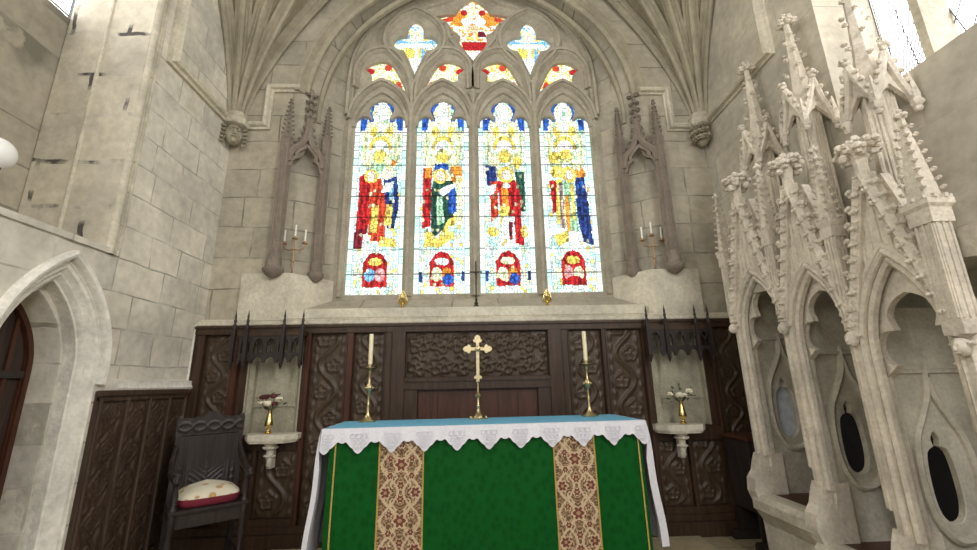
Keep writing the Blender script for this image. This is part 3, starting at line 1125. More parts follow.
for sx in (-1, 1):
    for k, deg in enumerate((4, 25, 45, 65, 86)):
        ph = radians(deg)
        r = Vector((-sx * cos(ph), -sin(ph), 0))
        nn = r.cross(Vector((0, 0, 1)))
        rm = min(4.5, 2.88 / cos(ph))
        path = [Vector((sx * 2.88, 4.6, 0)) + r * d + Vector((0, 0, g(d))) for d in [0.01 + rm * (j / 30) ** 1.8 for j in range(31)]]
        mb.sweep(path, ribp, nn)
mb.build('vault_ribs', m_rib, ce)

# ---- string courses and the moulding of the window arch
strp = [(-0.045, -0.01), (-0.045, 0.03), (-0.02, 0.035), (-0.01, 0.07), (0.015, 0.085), (0.035, 0.07), (0.045, 0.03), (0.06, 0.02), (0.06, -0.01)]
n = 5
for sx, yv in ((-1, 3.51), (1, 3.36)):
    mb = MB()
    mb.sweep([(sx * 2.875, yv, 7.6), (sx * 2.875, yv, 4.49), (sx * 2.875, 4.56, 4.49)], strp, (-sx, 0, 0))
    mb.sweep([(sx * 2.85, 4.595, 4.49), (sx * 2.47, 4.595, 4.49), (sx * 2.47, 4.595, 5.01), (sx * 2.10, 4.595, 5.01)], strp, nrm)
    struct(mb.build('trim_%d' % n, m_string))
    n += 1
mb = MB()
hood = [(cx0 + x * 1.02, z + 0.03) for x, z in arc_out if z > 4.86]
mb.sweep(to3(hood, y=4.6), [(-0.09, -0.01), (-0.09, 0.03), (-0.05, 0.05), (-0.03, 0.02), (0.0, 0.02), (0.03, 0.07), (0.08, 0.07), (0.1, -0.01)], nrm)
inner = [(cx0 + x * 0.94, z - 0.09) for x, z in arc_out]
mb.sweep(to3([(cx0 - 1.93, 4.62)] + inner + [(cx0 + 1.93, 4.62)], y=4.715), [(-0.03, -0.05), (-0.03, 0.0), (0, 0.03), (0.03, 0.0), (0.03, -0.05)], nrm)
struct(mb.build('trim_7', m_rib))
# window ledge, plinths below the niches and the cap above the panelling
struct(MB().loft([[(-1.97, y, z) for y, z in ((4.95, 2.12), (4.49, 2.12), (4.47, 2.15), (4.47, 2.235), (4.50, 2.25), (4.95, 2.25))],
                  [(1.84, y, z) for y, z in ((4.95, 2.12), (4.49, 2.12), (4.47, 2.15), (4.47, 2.235), (4.50, 2.25), (4.95, 2.25))]], True, True).build('trim_8', m_pale, smooth=False))
struct(MB().box(-2.86, 2.86, 4.44, 4.62, 2.075, 2.12).box(-2.86, 2.86, 4.47, 4.62, 2.12, 2.145).build('trim_9', m_pale, bevel=0.008))
for k, sx in enumerate((-1, 1)):
    pl = [(sx * 2.52, 4.545), (sx * 1.99, 4.53), (sx * 1.66, 4.93), (sx * 1.66, 4.99), (sx * 2.52, 4.99)]
    struct(MB().prism(pl, 2.14, 2.655).build('trim_%d' % (10 + k), m_pale, smooth=False))

# ---- north doorway
D1 = struct(empty('door_1', (-3.2, DY, 0)))
def dpath(hw, za, x, z0=0.0):
    return [(x, DY + a, b) for a, b in arch(hw, 1.60, za, 14, z0=z0)]


mb = MB()
order = [(0.0, 0.0), (-0.004, -0.012), (-0.02, -0.02), (-0.032, -0.008), (-0.045, -0.03), (-0.06, -0.05), (-0.072, -0.04), (-0.085, -0.055), (-0.095, -0.08), (-0.107, -0.085), (-0.107, -0.2), (0.03, -0.2), (0.03, -0.01)]
mb.sweep(dpath(0.405, 2.345, -2.878), order, (1, 0, 0))
mb.build('arch_moulding', m_door_st, D1)
MB().sweep(dpath(0.43, 2.395, -2.878, 1.50), [(-0.022, -0.01), (-0.022, 0.02), (-0.008, 0.05), (0.012, 0.058), (0.03, 0.045), (0.034, -0.01)], (1, 0, 0)).build('hood_moulding', m_door_st, D1)
MB().sweep(dpath(0.283, 2.155, -3.06), [(-0.012, 0.0), (-0.006, 0.014), (0.006, 0.014), (0.014, 0.0), (0.03, 0.005), (0.05, 0.0), (0.05, -0.62), (-0.012, -0.62)], (1, 0, 0)).build('reveal', m_left, D1)
DHW, DZS, DZA = 0.295, 1.60, 2.17
cut('door_leaf', [arch(DHW, DZS, DZA, 12, cx=DY, z0=0.01)], 0.03, 0.0, m_doorw, YZ(-3.30), D1)
mb = MB()
for yy in (-0.24, -0.12, 0.0, 0.12, 0.24):
    mb.box(-3.265, -3.25, DY + yy - 0.012, DY + yy + 0.012, 0.02, DZA - 0.02 - abs(yy) * 1.2)
mb.sweep([(-3.27, DY + x, z) for x, z in arch(DHW - 0.03, DZS, DZA - 0.04, 12, z0=0.02)], [(-0.03, 0), (-0.03, 0.04), (0.03, 0.04), (0.03, 0)], (1, 0, 0))
mb.build('door_batten', m_oakr, D1)
mb = MB()
for zz in (0.5, 1.55):
    mb.box(-3.25, -3.238, DY - 0.28, DY + 0.29, zz, zz + 0.05)
mb.build('strap_hinge', m_iron, D1, smooth=False)
reroot(D1)
# cap of the wainscot along the north wall, rising at the corner
mb = MB()
mb.sweep([(-2.875, 3.56, 1.50), (-2.875, 4.50, 1.50), (-2.875, 4.50, 2.10)], [(-0.05, -0.01), (-0.05, 0.05), (-0.03, 0.06), (0.0, 0.045), (0.03, 0.05), (0.04, -0.01)], (1, 0, 0))
struct(mb.build('trim_12', m_door_st))

# ============================================================ CARVED OAK
def carve(name, a0, a1, b0, b1, step, hf, pos, m, parent, amp=0.016):
    """relief panel: a grid displaced by hf(u,v) with u,v in metres from the panel's corner"""
    nx, ny = max(4, int((a1 - a0) / step)), max(4, int((b1 - b0) / step))
    vs, fs = [], []
    W_, H_ = a1 - a0, b1 - b0
    for j in range(ny + 1):
        for i in range(nx + 1):
            a, b = a0 + W_ * i / nx, b0 + H_ * j / ny
            e = min(i, nx - i, 3) / 3 * min(j, ny - j, 3) / 3
            vs.append(pos(a, b, amp * (0.15 + e * hf(a - a0, b - b0, W_, H_))))
    for j in range(ny):
        for i in range(nx):
            k = j * (nx + 1) + i
            fs.append((k, k + 1, k + nx + 2, k + nx + 1))
    me = bpy.data.meshes.new(name)
    me.from_pydata(vs, [], fs)
    me.polygons.foreach_set('use_smooth', [True] * len(me.polygons))
    return link(name, me, m, parent)


def ridge(d, w_):
    return exp(-(d / w_) ** 2)


def vine(u, v, W_, H_, ph=0.0):
    """scrolling stem with leaves and flowers in its bends"""
    x = u - W_ / 2
    A = W_ * 0.26
    lam = W_ * 1.55
    k = 2 * pi / lam
    s = A * sin(k * v + ph)
    h = ridge((x - s) / sqrt(1 + (A * k * cos(k * v + ph)) ** 2 * 0.5), W_ * 0.055)
    n_ = round((v - lam / 4 + ph / k) / (lam / 2))
    for q in (n_ - 1, n_, n_ + 1):
        vc = lam / 4 + q * lam / 2 - ph / k
        xc = (-A * 0.62) * (1 if q % 2 == 0 else -1)
        d = math.hypot(x - xc, v - vc)
        R = W_ * 0.21
        an = atan2(v - vc, x - xc)
        if d < R * 1.6:
            h = max(h, ridge(d - R * (0.9 + 0.12 * sin(5 * an)), W_ * 0.04) * 0.9)
            h = max(h, ridge(d - R * 0.45, W_ * 0.035) * 0.8 * (0.6 + 0.4 * cos(6 * an)))
            h = max(h, ridge(d, W_ * 0.05))
    for sg in (-1, 1):
        xe = sg * W_ * 0.41
        h = max(h, 0.75 * ridge(x - xe, W_ * 0.05) * (0.55 + 0.45 * sin(v * 2 * pi / (W_ * 0.33) + sg)))
    return min(1, h)


def vine_h(u, v, W_, H_):
    # two rows of leafy quatrefoils along a wide panel
    h = 0
    p = H_ * 0.5
    i = math.floor(u / p)
    j = math.floor(v / p)
    for a in (i - 1, i, i + 1):
        for b in (j - 1, j, j + 1):
            cx, cy = (a + 0.5) * p, (b + 0.5) * p
            d = math.hypot(u - cx, v - cy)
            an = atan2(v - cy, u - cx) + (0.6 if (a + b) % 2 else -0.4)
            h = max(h, ridge(d - p * (0.36 + 0.10 * cos(4 * an)), p * 0.055))
            h = max(h, ridge(d - p * 0.13, p * 0.05) * 0.8)
            if d < p * 0.6:
                h = max(h, 0.8 * ridge(abs(math.fmod(an + 2 * pi, pi / 2) - pi / 4) * d, p * 0.05) * (1 if d > p * 0.15 else 0))
    return min(1, h)


def lozenge(u, v, W_, H_):
    x = abs(u - W_ / 2) / W_ * 2
    p = W_ * 1.15
    t = (v / p) % 1.0
    t2 = abs(t - 0.5) * 2
    d = x + t2 - 0.75
    h = 0.9 * ridge(d, 0.07) + 0.7 * ridge(d + 0.35, 0.08) + 0.6 * ridge(math.hypot(x, t2), 0.16)
    q = math.hypot(x - 1, (1 - t2))
    h = max(h, 0.8 * ridge(q - 0.45, 0.07))
    h = max(h, 0.5 * ridge(sin(12 * x + 5 * sin(9 * t)), 0.35))
    return min(1, h)


# ---- panelling behind the altar
R0 = tag(empty('reredos_panelling', (0, 4.5, 0)), 'dark carved oak panelling across the east wall behind the altar', 'panelling')
YB = 4.50
wbx = [(-2.86, 0.2), (2.86, 0.2), (2.86, 2.07), (-2.86, 2.07)]
nichel = [(-2.32, 1.0), (-1.775, 1.0), (-1.775, 2.0), (-2.32, 2.0)]
nicher = [(1.85, 1.0), (2.41, 1.0), (2.41, 2.0), (1.85, 2.0)]
cut('back_board', [wbx, nichel, nicher], 0.02, 0, m_oak, XZ(4.53), R0)
MB().box(-2.86, 2.86, 4.44, 4.6, 0.0, 0.13).box(-2.86, 2.86, 4.46, 4.6, 0.13, 0.2).build('plinth', m_oak, R0, bevel=0.008)
mb = MB()
mb.box(-2.86, 2.86, 4.445, 4.55, 1.985, 2.075)
mb.box(-2.86, 2.86, 4.425, 4.55, 2.045, 2.075)
mb.build('top_rail', m_oak, R0, bevel=0.006)
for x0, x1 in ((-2.86, -2.76), (-2.47, -2.40), (-1.735, -1.685), (-1.325, -1.25), (-0.935, -0.85), (0.90, 0.985), (1.33, 1.385), (1.76, 1.815), (2.48, 2.54), (2.82, 2.86)):
    mb = MB().box(x0, x1, 4.462, 4.53, 0.2, 1.99)
    mb.tube([(x0 + 0.008, 4.46, 0.2), (x0 + 0.008, 4.46, 1.985)], 0.008, 6)
    mb.tube([(x1 - 0.008, 4.46, 0.2), (x1 - 0.008, 4.46, 1.985)], 0.008, 6)
    mb.build('stile', m_oakr if x0 > -2.5 and x0 < -1.2 else m_oak, R0)
for x0, x1 in ((-2.40, -1.735), (1.815, 2.48)):
    MB().box(x0, x1, 4.462, 4.53, 0.86, 0.985).build('rail', m_oak, R0, bevel=0.005)
    MB().box(x0, x1, 4.462, 4.53, 0.2, 0.26).build('rail', m_oak, R0, bevel=0.005)
PXZ = lambda a, b, h: (a, 4.508 - h, b)
for x0, x1, z0, z1 in ((-2.76, -2.47, 0.22, 1.985), (-2.38, -2.16, 0.26, 0.86), (-2.12, -1.735, 0.26, 0.86), (-1.685, -1.325, 0.22, 1.985), (-1.25, -0.935, 0.22, 1.985),
                       (0.985, 1.33, 0.22, 1.985), (1.385, 1.76, 0.22, 1.985), (1.815, 2.12, 0.26, 0.86), (2.16, 2.48, 0.26, 0.86), (2.54, 2.82, 0.22, 1.985)):
    carve('carved_panel', x0 + 0.012, x1 - 0.012, z0 + 0.01, z1 - 0.012, 0.011, vine, PXZ, m_oakc, R0, amp=0.022)
MB().box(-2.16, -2.12, 4.462, 4.53, 0.26, 0.86).build('stile', m_oak, R0, bevel=0.004)
MB().box(2.12, 2.16, 4.462, 4.53, 0.26, 0.86).build('stile', m_oak, R0, bevel=0.004)
# the raised centre
mb = MB()
mb.box(-0.85, -0.715, 4.44, 4.53, 0.2, 1.99).box(0.765, 0.90, 4.44, 4.53, 0.2, 1.99)
mb.box(-0.715, 0.765, 4.44, 4.53, 1.40, 1.515)
mb.box(-0.715, 0.765, 4.425, 4.53, 1.475, 1.515)
mb.box(-0.715, -0.585, 4.45, 4.53, 0.9, 1.40).box(0.635, 0.765, 4.45, 4.53, 0.9, 1.40)
mb.box(-0.715, 0.765, 4.45, 4.53, 0.2, 0.9)
mb.build('centre_frame', m_oak, R0, bevel=0.006)
carve('carved_panel', -0.70, 0.75, 1.525, 1.975, 0.011, vine_h, PXZ, m_oakc, R0, amp=0.028)
mb = MB()
for i in range(6):
    x0 = -0.585 + i * 1.22 / 6
    mb.box(x0 + 0.002, x0 + 1.22 / 6 - 0.002, 4.50, 4.52, 0.88, 1.395)
mb.build('recessed_board', m_oakr, R0, smooth=False)
# plastered niches with their traceried canopies
for k, (x0, x1) in enumerate(((-2.32, -1.775), (1.85, 2.41))):
    mb = MB()
    mb.box(x0, x1, 4.585, 4.598, 1.0, 2.0)
    mb.box(x0 - 0.004, x0 + 0.016, 4.51, 4.59, 1.0, 2.0).box(x1 - 0.016, x1 + 0.004, 4.51, 4.59, 1.0, 2.0)
    mb.box(x0, x1, 4.57, 4.59, 1.26, 1.275)
    mb.box(x0 + 0.016, x0 + 0.07, 4.53, 4.59, 1.0, 1.72)
    mb.build('niche_back', m_plaster, R0, bevel=0.003)
    Cn = MB().box(x0 - 0.06, x1 + 0.06, 4.36, 4.53, 1.955, 2.0).build('niche_canopy', m_oak, R0, bevel=0.004)
    wd = (x1 - x0) + 0.08
    n_ = 5
    pw = wd / n_
    hs = [[(x0 - 0.04 + pw * (i + 0.5) + a, b) for a, b in arch(pw * 0.36, 1.86, 1.935, 5, z0=1.79)] for i in range(n_)]
    low = []
    for i in range(n_):
        low += [(x0 - 0.04 + pw * (i + 0.5) + a, b) for a, b in arch(pw * 0.40, 1.69, 1.755, 5)]
    outl = [(x0 - 0.045, 1.66)] + low + [(x1 + 0.045, 1.66), (x1 + 0.045, 1.96), (x0 - 0.045, 1.96)]
    cut('tracery', [outl] + hs, 0.012, 0.003, m_chair, XZ(4.38), Cn)
    for i in range(n_):
        mb = MB()
        xc = x0 - 0.04 + pw * (i + 0.5)
        mb.tube([(xc, 4.366, 1.79), (xc, 4.366, 1.87)], 0.006, 6)
        mb.tube([(xc, 4.366, 1.86), (xc - pw * 0.3, 4.366, 1.92)], 0.006, 6)
        mb.tube([(xc, 4.366, 1.86), (xc + pw * 0.3, 4.366, 1.92)], 0.006, 6)
        mb.build('tracery_bar', m_chair, Cn)
    for xx in ((-2.415, -2.29, -1.925, -1.74) if k == 0 else (1.79, 1.985, 2.305, 2.44)):
        mb = MB()
        mb.box(xx - 0.018, xx + 0.018, 4.335, 4.37, 1.70, 2.03)
        mb.lathe([(0.0, 1.62), (0.014, 1.65), (0.022, 1.685), (0.012, 1.70)], (xx, 4.352, 0), 8)
        mb.lathe([(0.016, 2.03), (0.018, 2.07), (0.010, 2.08), (0.016, 2.11), (0.009, 2.13), (0.012, 2.15), (0.005, 2.19), (0.001, 2.22)], (xx, 4.352, 0), 8)
        mb.build('canopy_spike', m_chair, Cn)
reroot(R0)

# ---- wainscot on the north wall
R1 = tag(empty('wainscot', (-2.85, 4.0, 0)), 'brown oak wainscot of four tall carved panels on the left wall beside the doorway', 'wainscot')
MB().box(-2.879, -2.865, 3.43, 4.44, 0.0, 1.45).build('back_board', m_oakl, R1, smooth=False)
for y0, y1 in ((3.43, 3.475), (3.70, 3.735), (3.945, 3.975), (4.19, 4.22), (4.41, 4.44)):
    mb = MB().box(-2.866, -2.84, y0, y1, 0.1, 1.40)
    mb.tube([(-2.84, (y0 + y1) / 2, 0.1), (-2.84, (y0 + y1) / 2, 1.40)], 0.012, 8)
    mb.build('stile', m_oakl, R1)
MB().box(-2.866, -2.832, 3.43, 4.44, 1.37, 1.41).box(-2.866, -2.815, 3.42, 4.44, 1.41, 1.455).build('top_rail', m_oakl, R1, bevel=0.006)
MB().box(-2.866, -2.825, 3.43, 4.44, 0.0, 0.12).build('bottom_rail', m_oakl, R1, bevel=0.005)
for y0, y1 in ((3.475, 3.70), (3.735, 3.945), (3.975, 4.19), (4.22, 4.41)):
    carve('carved_panel', y0, y1, 0.12, 1.37, 0.011, lozenge, lambda a, b, h: (-2.862 + h, a, b), m_oakl, R1, amp=0.026)
reroot(R1)

R2 = tag(empty('wainscot', (2.85, 4.2, 0)), 'dark oak wainscot on the right wall in the corner beyond the stone seats', 'wainscot')
MB().box(2.862, 2.879, 3.98, 4.43, 0.0, 1.45).build('back_board', m_oak, R2, smooth=False)
for y0, y1 in ((3.98, 4.02), (4.19, 4.22), (4.39, 4.43)):
    MB().box(2.84, 2.864, y0, y1, 0.1, 1.40).build('stile', m_oak, R2, bevel=0.004)
MB().box(2.83, 2.864, 3.98, 4.43, 1.38, 1.455).build('top_rail', m_oak, R2, bevel=0.006)
MB().box(2.83, 2.864, 3.98, 4.43, 0.0, 0.12).build('bottom_rail', m_oak, R2, bevel=0.005)
reroot(R2)

# ============================================================ ALTAR
AR = radians(2.86)
AX, AY = 0.094, 3.33
ATM = Matrix.Translation((AX, AY, 0)) @ Matrix.Rotation(AR, 4, 'Z')
HX, DP, ZT_ = 1.195, 0.66, 1.15


def aroot(name, lx=0, ly=0, z=0.12):
    p = ATM @ Vector((lx, ly, z))
    return empty(name, p, AR)


def alt_finish(root, lx=0, ly=0, z=0.12):
    for c in list(C.objects):
        if c.parent == root and c.type == 'MESH':
            c.data.transform(Matrix.Translation((-lx, -ly, -z)))


A = tag(aroot('altar_table'), 'altar table standing before the carved panelling, hidden under its green hanging', 'altar')
MB().box(-HX + 0.01, HX - 0.01, 0.03, DP, ZT_ - 0.06, ZT_ - 0.008).build('top', m_oak, A, bevel=0.006)
MB().box(-HX + 0.06, HX - 0.06, 0.05, DP - 0.03, ZT_ - 0.18, ZT_ - 0.06).build('apron', m_oak, A)
for sx in (-1, 1):
    for y0 in (0.06, DP - 0.13):
        MB().box(sx * (HX - 0.1) - 0.045, sx * (HX - 0.1) + 0.045, y0, y0 + 0.09, 0.125, ZT_ - 0.18).build('leg', m_oak, A, bevel=0.006)
alt_finish(A)


def brocade(X, Z):
    p, q = 0.30, 0.36
    x = abs(X)
    j = math.floor(Z / q)
    t = (Z / q - j)
    e = hsh(int(X * 400), int(Z * 400), 1) * 0.25 + 0.85
    tan = (0.40, 0.27, 0.15)
    cream = (0.60, 0.46, 0.30)
    red = (0.17, 0.045, 0.03)
    brown = (0.14, 0.075, 0.04)
    c = tan
    # ogee net of cream stems
    ax = 0.115 * (0.5 + 0.5 * cos(2 * pi * t))
    c = brown if sin(60 * x + 9 * sin(40 * Z)) * sin(52 * Z + 7 * cos(45 * x)) > -0.05 else tan
    if abs(x - 0.02 - ax) < 0.012 or abs(x - (0.135 - ax)) < 0.009:
        c = cream
    for cx, ct, r in ((0, 0.5, 0.040), (0.105, 0.0, 0.032), (0.105, 1.0, 0.032), (0.075, 0.62, 0.022), (0.075, 0.3, 0.02), (0, 0.12, 0.024), (0, 0.88, 0.024)):
        dx, dz = x - cx, (t - ct) * q
        d = math.hypot(dx, dz)
        an = atan2(dz, dx)
        if d < r * (1.25 + 0.2 * cos(6 * an)):
            c = cream
        if d < r * (0.92 + 0.2 * cos(6 * an)):
            c = red
        if d < r * 0.35:
            c = tan
    for cx, ct, s in ((0.05, 0.76, 1), (0.05, 0.2, -1), (0.12, 0.45, 1)):
        dx, dz = x - cx, (t - ct) * q * s
        if abs(dx - 0.02 * sin(dz * 60)) < 0.008 and abs(dz) < 0.05:
            c = cream
    return tuple(v * e for v in c)


def fold(x, z):
    k = max(0.0, (ZT_ - z)) / 1.0
    return 0.012 * k * (sin(x * 9 + z * 1.2) + 0.7 * sin(x * 21 + 1.3 + z * 2.2)) + 0.007 * k * sin(14 * x - 9 * z)


F = tag(aroot('altar_frontal'), 'green damask altar hanging with two brown floral brocade bands', 'altar cloth')
FX0, FX1, FZ = -1.14, 1.155, 0.16
bands = [(-0.785, -0.475), (0.478, 0.785)]
vs, fs = [], []
nx, nz = 180, 60
for j in range(nz + 1):
    for i in range(nx + 1):
        x, z = FX0 + (FX1 - FX0) * i / nx, FZ + (ZT_ - 0.006 - FZ) * j / nz
        vs.append((x, -0.004 + fold(x, z) * (1.0 if x < -0.5 else 0.35) - 0.02 * (ZT_ - z), z))
for j in range(nz):
    for i in range(nx):
        k = j * (nx + 1) + i
        fs.append((k, k + 1, k + nx + 2, k + nx + 1))
b_ = MB()
b_.add(vs, fs)
b_.build('green_cloth', m_green, F, ang=80)
fx = lambda x, z, o=0.0: (x, -0.004 + fold(x, z) * (1.0 if x < -0.5 else 0.35) - 0.02 * (ZT_ - z) - o, z)
for k, (x0, x1) in enumerate(bands):
    xc = (x0 + x1) / 2
    o = color_grid('brocade_band', m_att, x0, x1, FZ - 0.004, ZT_ - 0.01, 0.0065, lambda a, b, xc=xc: brocade(a - xc, b), lambda a, b: fx(a, b, 0.005), F)
for x in (FX0 + 0.045, bands[0][0], bands[0][1], bands[1][0], bands[1][1], FX1 - 0.03):
    zz = [FZ + (ZT_ - 0.01 - FZ) * i / 30 for i in range(31)]
    MB().loft([[fx(x - 0.006, z, 0.007) for z in zz], [fx(x, z, 0.011) for z in zz], [fx(x + 0.006, z, 0.007) for z in zz]], closed=False).build('gold_braid', m_gold, F)
alt_finish(F)

# blue dust cover on the mensa
Bc = MB()
zt = ZT_ + 0.004
Bc.box(-HX + 0.0, HX - 0.0, 0.004, DP + 0.01, ZT_ - 0.006, zt)
o = Bc.build('altar_top_cover', m_blue, bevel=0.003)
o.data.transform(Matrix.Translation((0, 0, -ZT_)))
o.matrix_world = ATM @ Matrix.Translation((0, 0, ZT_))
tag(o, 'light blue cloth covering the flat top of the altar', 'cloth')

# white linen with a pointed lace edge and long ends hanging at both sides
Ln = tag(aroot('altar_linen', 0, 0, ZT_), 'white linen altar cloth with pointed lace edge and ends hanging at the sides', 'altar cloth')
tips = [-1.165 + 2.33 * i / 10 for i in range(11)]
nx = 440
vs, fs = [], []


def lace_len(x):
    t = (x + 1.165) / 0.233
    k = t - math.floor(t)
    d = min(k, 1 - k)                      # 0 at tips
    base_ = 0.168 - 0.30 * d * 0.73
    nub = 0.040 * max(0, 1 - abs(k - 0.5) * 9)
    sc = 0.006 * abs(sin(t * pi * 6))
    return max(0.060, base_) + nub + sc


for i in range(nx + 1):
    x = -HX - 0.003 + 2 * (HX + 0.003) * i / nx
    L_ = lace_len(x)
    for j in range(9):
        t = j / 8
        w_ = 0.006 * sin(x * 34) * t + 0.004 * sin(x * 77 + 2) * t
        y = -0.014 - 0.022 * t + w_ - 0.002
        vs.append((x, y, ZT_ + 0.004 - L_ * t))
for i in range(nx):
    for j in range(8):
        k = i * 9 + j
        fs.append((k, k + 1, k + 10, k + 9))
mb = MB().add(vs, fs)
mb.add([(-HX - 0.003, -0.016, ZT_ + 0.004), (HX + 0.003, -0.016, ZT_ + 0.004), (HX + 0.003, 0.006, ZT_ + 0.0055), (-HX - 0.003, 0.006, ZT_ + 0.0055)], [(0, 1, 2, 3)])
# lace pattern: small raised figures worked over the hanging edge
for i, tx in enumerate(tips):
    for q in (-1, 0, 1):
        for r_, zz in ((0.016, 0.045), (0.012, 0.085), (0.009, 0.12)):
            xx = tx + q * 0.05 * (1 - zz * 4.5)
            if abs(xx) > HX - 0.01:
                continue
            yy = -0.016 - 0.022 * zz / 0.16 - 0.0125
            pts = [(xx + r_ * cos(a * pi / 4) * (1 + 0.3 * (a % 2)), yy, ZT_ - zz + r_ * sin(a * pi / 4) * (1 + 0.3 * (a % 2))) for a in range(8)]
            mb.sweep(pts, [(-0.002, 0), (0, 0.003), (0.002, 0)], (0, -1, 0), True)
mb.build('lace_edge', m_white_lace, Ln, ang=80)
for sx in (-1, 1):
    mb = MB()
    rows = []
    for j in range(40):
        t = j / 39
        z = ZT_ + 0.004 - t * (ZT_ - 0.30)
        xo = sx * (HX + 0.008 + 0.052 * t ** 0.8 + 0.006 * sin(t * 9))
        row = []
        for i in range(31):
            s_ = i / 30
            y = -0.012 - 0.02 * t + s_ * (DP + 0.02)
            row.append((xo + sx * (0.014 * sin(s_ * 22 + t * 2) * (0.25 + t) + (0.010 * t if i % 2 else 0)), y, z))
        rows.append(row)
    mb.loft(rows, closed=False)
    mb.loft([[(p[0] - sx * (0.002 + 0.055 * min(1, k / 12) * (0.6 if sx < 0 else 1.0)), p[1] - 0.006, p[2]) for p, k in zip([r[0] for r in rows], range(40))],
             [(r[0][0], r[0][1], r[0][2]) for r in rows]], closed=False)
    mb.build('hanging_end', m_white_lace, Ln, ang=80)
alt_finish(Ln, 0, 0, ZT_)


def put_alt(root, lx, ly, z=ZT_ + 0.0045):
    root.location = ATM @ Vector((lx, ly, z))
    root.rotation_euler = (0, 0, AR)


# ---- altar candlesticks
def candlestick():
    r = tag(empty('altar_candlestick'), 'tall brass candlestick with cream candle at the left end of the altar', 'candlestick', 'altar candlesticks')
    p = [(0.072, 0.0), (0.074, 0.008), (0.066, 0.016), (0.05, 0.022), (0.032, 0.035), (0.020, 0.055), (0.014, 0.08), (0.013, 0.13)]
    MB().lathe(p, (0, 0, 0), 24).lathe([(0.02, 0.0), (0.016, 0.01), (0.004, 0.012)], (0, 0, 0), 8).build('foot', m_brass2, r)
    s_ = [(0.012, 0.125), (0.015, 0.14), (0.011, 0.15), (0.011, 0.235), (0.017, 0.245), (0.028, 0.262), (0.032, 0.278), (0.028, 0.294), (0.017, 0.31), (0.011, 0.32),
          (0.010, 0.40), (0.016, 0.41), (0.012, 0.42), (0.02, 0.435)]
    MB().lathe(s_, (0, 0, 0), 18).build('stem', m_brass2, r)
    kn = MB()
    for k in range(6):
        a = k * pi / 3
        kn.blob((0.031 * cos(a), 0.031 * sin(a), 0.278), 0.011, jit=0)
    kn.build('knop', m_brass2, r)
    MB().lathe([(0.012, 0.43), (0.05, 0.437), (0.062, 0.446), (0.063, 0.452), (0.048, 0.446), (0.02, 0.444), (0.021, 0.478), (0.017, 0.478)], (0, 0, 0), 24).build('drip_pan', m_brass2, r)
    c_ = MB().lathe([(0.0185, 0.475), (0.0185, 0.735), (0.016, 0.741), (0.0, 0.742)], (0, 0, 0), 16).build('candle', m_wax, r)
    MB().tube([(0, 0, 0.74), (0.002, 0, 0.752)], 0.0016, 5).build('wick', m_iron, c_)
    return r


def dup(root, loc, rz=0.0, label=None, group=None):
    r = root.copy()
    C.objects.link(r)
    r.location = loc
    r.rotation_euler = (0, 0, rz)
    if label:
        r['label'] = label
    if group:
        r['group'] = group
    for ch in [o for o in C.objects if o.parent == root]:
        c = ch.copy()
        C.objects.link(c)
        c.parent = r
        for g_ in [o for o in C.objects if o.parent == ch]:
            d = g_.copy()
            C.objects.link(d)
            d.parent = c
    return r


cs = candlestick()
put_alt(cs, -0.985, 0.545)
c2 = dup(cs, (0, 0, 0), 0, 'tall brass candlestick with cream candle at the right end of the altar')
put_alt(c2, 0.93, 0.50)

# ---- altar cross
r = tag(empty('altar_cross'), 'brass cross with lobed ends on a knopped stem in the middle of the altar', 'cross')
mb = MB()
mb.prism([(0.085 * cos(a * pi / 3 + 0.52), 0.07 * sin(a * pi / 3 + 0.52)) for a in range(6)], 0, 0.012)
mb.lathe([(0.062, 0.012), (0.055, 0.026), (0.034, 0.04), (0.020, 0.062), (0.013, 0.085)], (0, 0, 0), 6)
for a in range(6):
    mb.blob((0.075 * cos(a * pi / 3 + 0.52), 0.062 * sin(a * pi / 3 + 0.52), 0.012), 0.013, jit=0)
mb.build('foot', m_brass2, r)
MB().lathe([(0.013, 0.08), (0.012, 0.10), (0.017, 0.108), (0.011, 0.118), (0.011, 0.175), (0.018, 0.182), (0.03, 0.195), (0.018, 0.208), (0.011, 0.215), (0.011, 0.30), (0.02, 0.31), (0.015, 0.32)], (0, 0, 0), 12).build('stem', m_brass2, r)


def bud(cx, cz, dx, dz, s=0.03):
    """trefoil end of a cross arm"""
    px, pz = -dz, dx
    P = []
    for k in range(13):
        a = -pi * 0.62 + k * 2 * pi * 0.62 / 12
        P.append((cx + s * (1.0 * cos(a) + 0.25) * dx + s * sin(a) * px, cz + s * (1.0 * cos(a) + 0.25) * dz + s * sin(a) * pz))
    return P


wv = 0.0135
outl = [(-wv, 0.315), (-wv, 0.34), (-0.03, 0.335), (-0.036, 0.35), (-0.026, 0.362), (-wv, 0.365), (-wv, 0.582)]
zc = 0.596
tre = lambda dx, dz, L_: [(dx * u - dz * v, zc + dz * u + dx * v) for u, v in [(L_ - 0.03, -wv), (L_ - 0.024, -0.034), (L_ - 0.006, -0.040), (L_ + 0.004, -0.026), (L_ + 0.022, -0.024), (L_ + 0.036, -0.01), (L_ + 0.040, 0), (L_ + 0.036, 0.01), (L_ + 0.022, 0.024), (L_ + 0.004, 0.026), (L_ - 0.006, 0.040), (L_ - 0.024, 0.034), (L_ - 0.03, wv)]]
P = [(-wv, zc - wv)] + tre(-1, 0, 0.092)[::-1][::1]
left_arm = tre(-1, 0, 0.09)[::-1] if False else tre(-1, 0, 0.09)
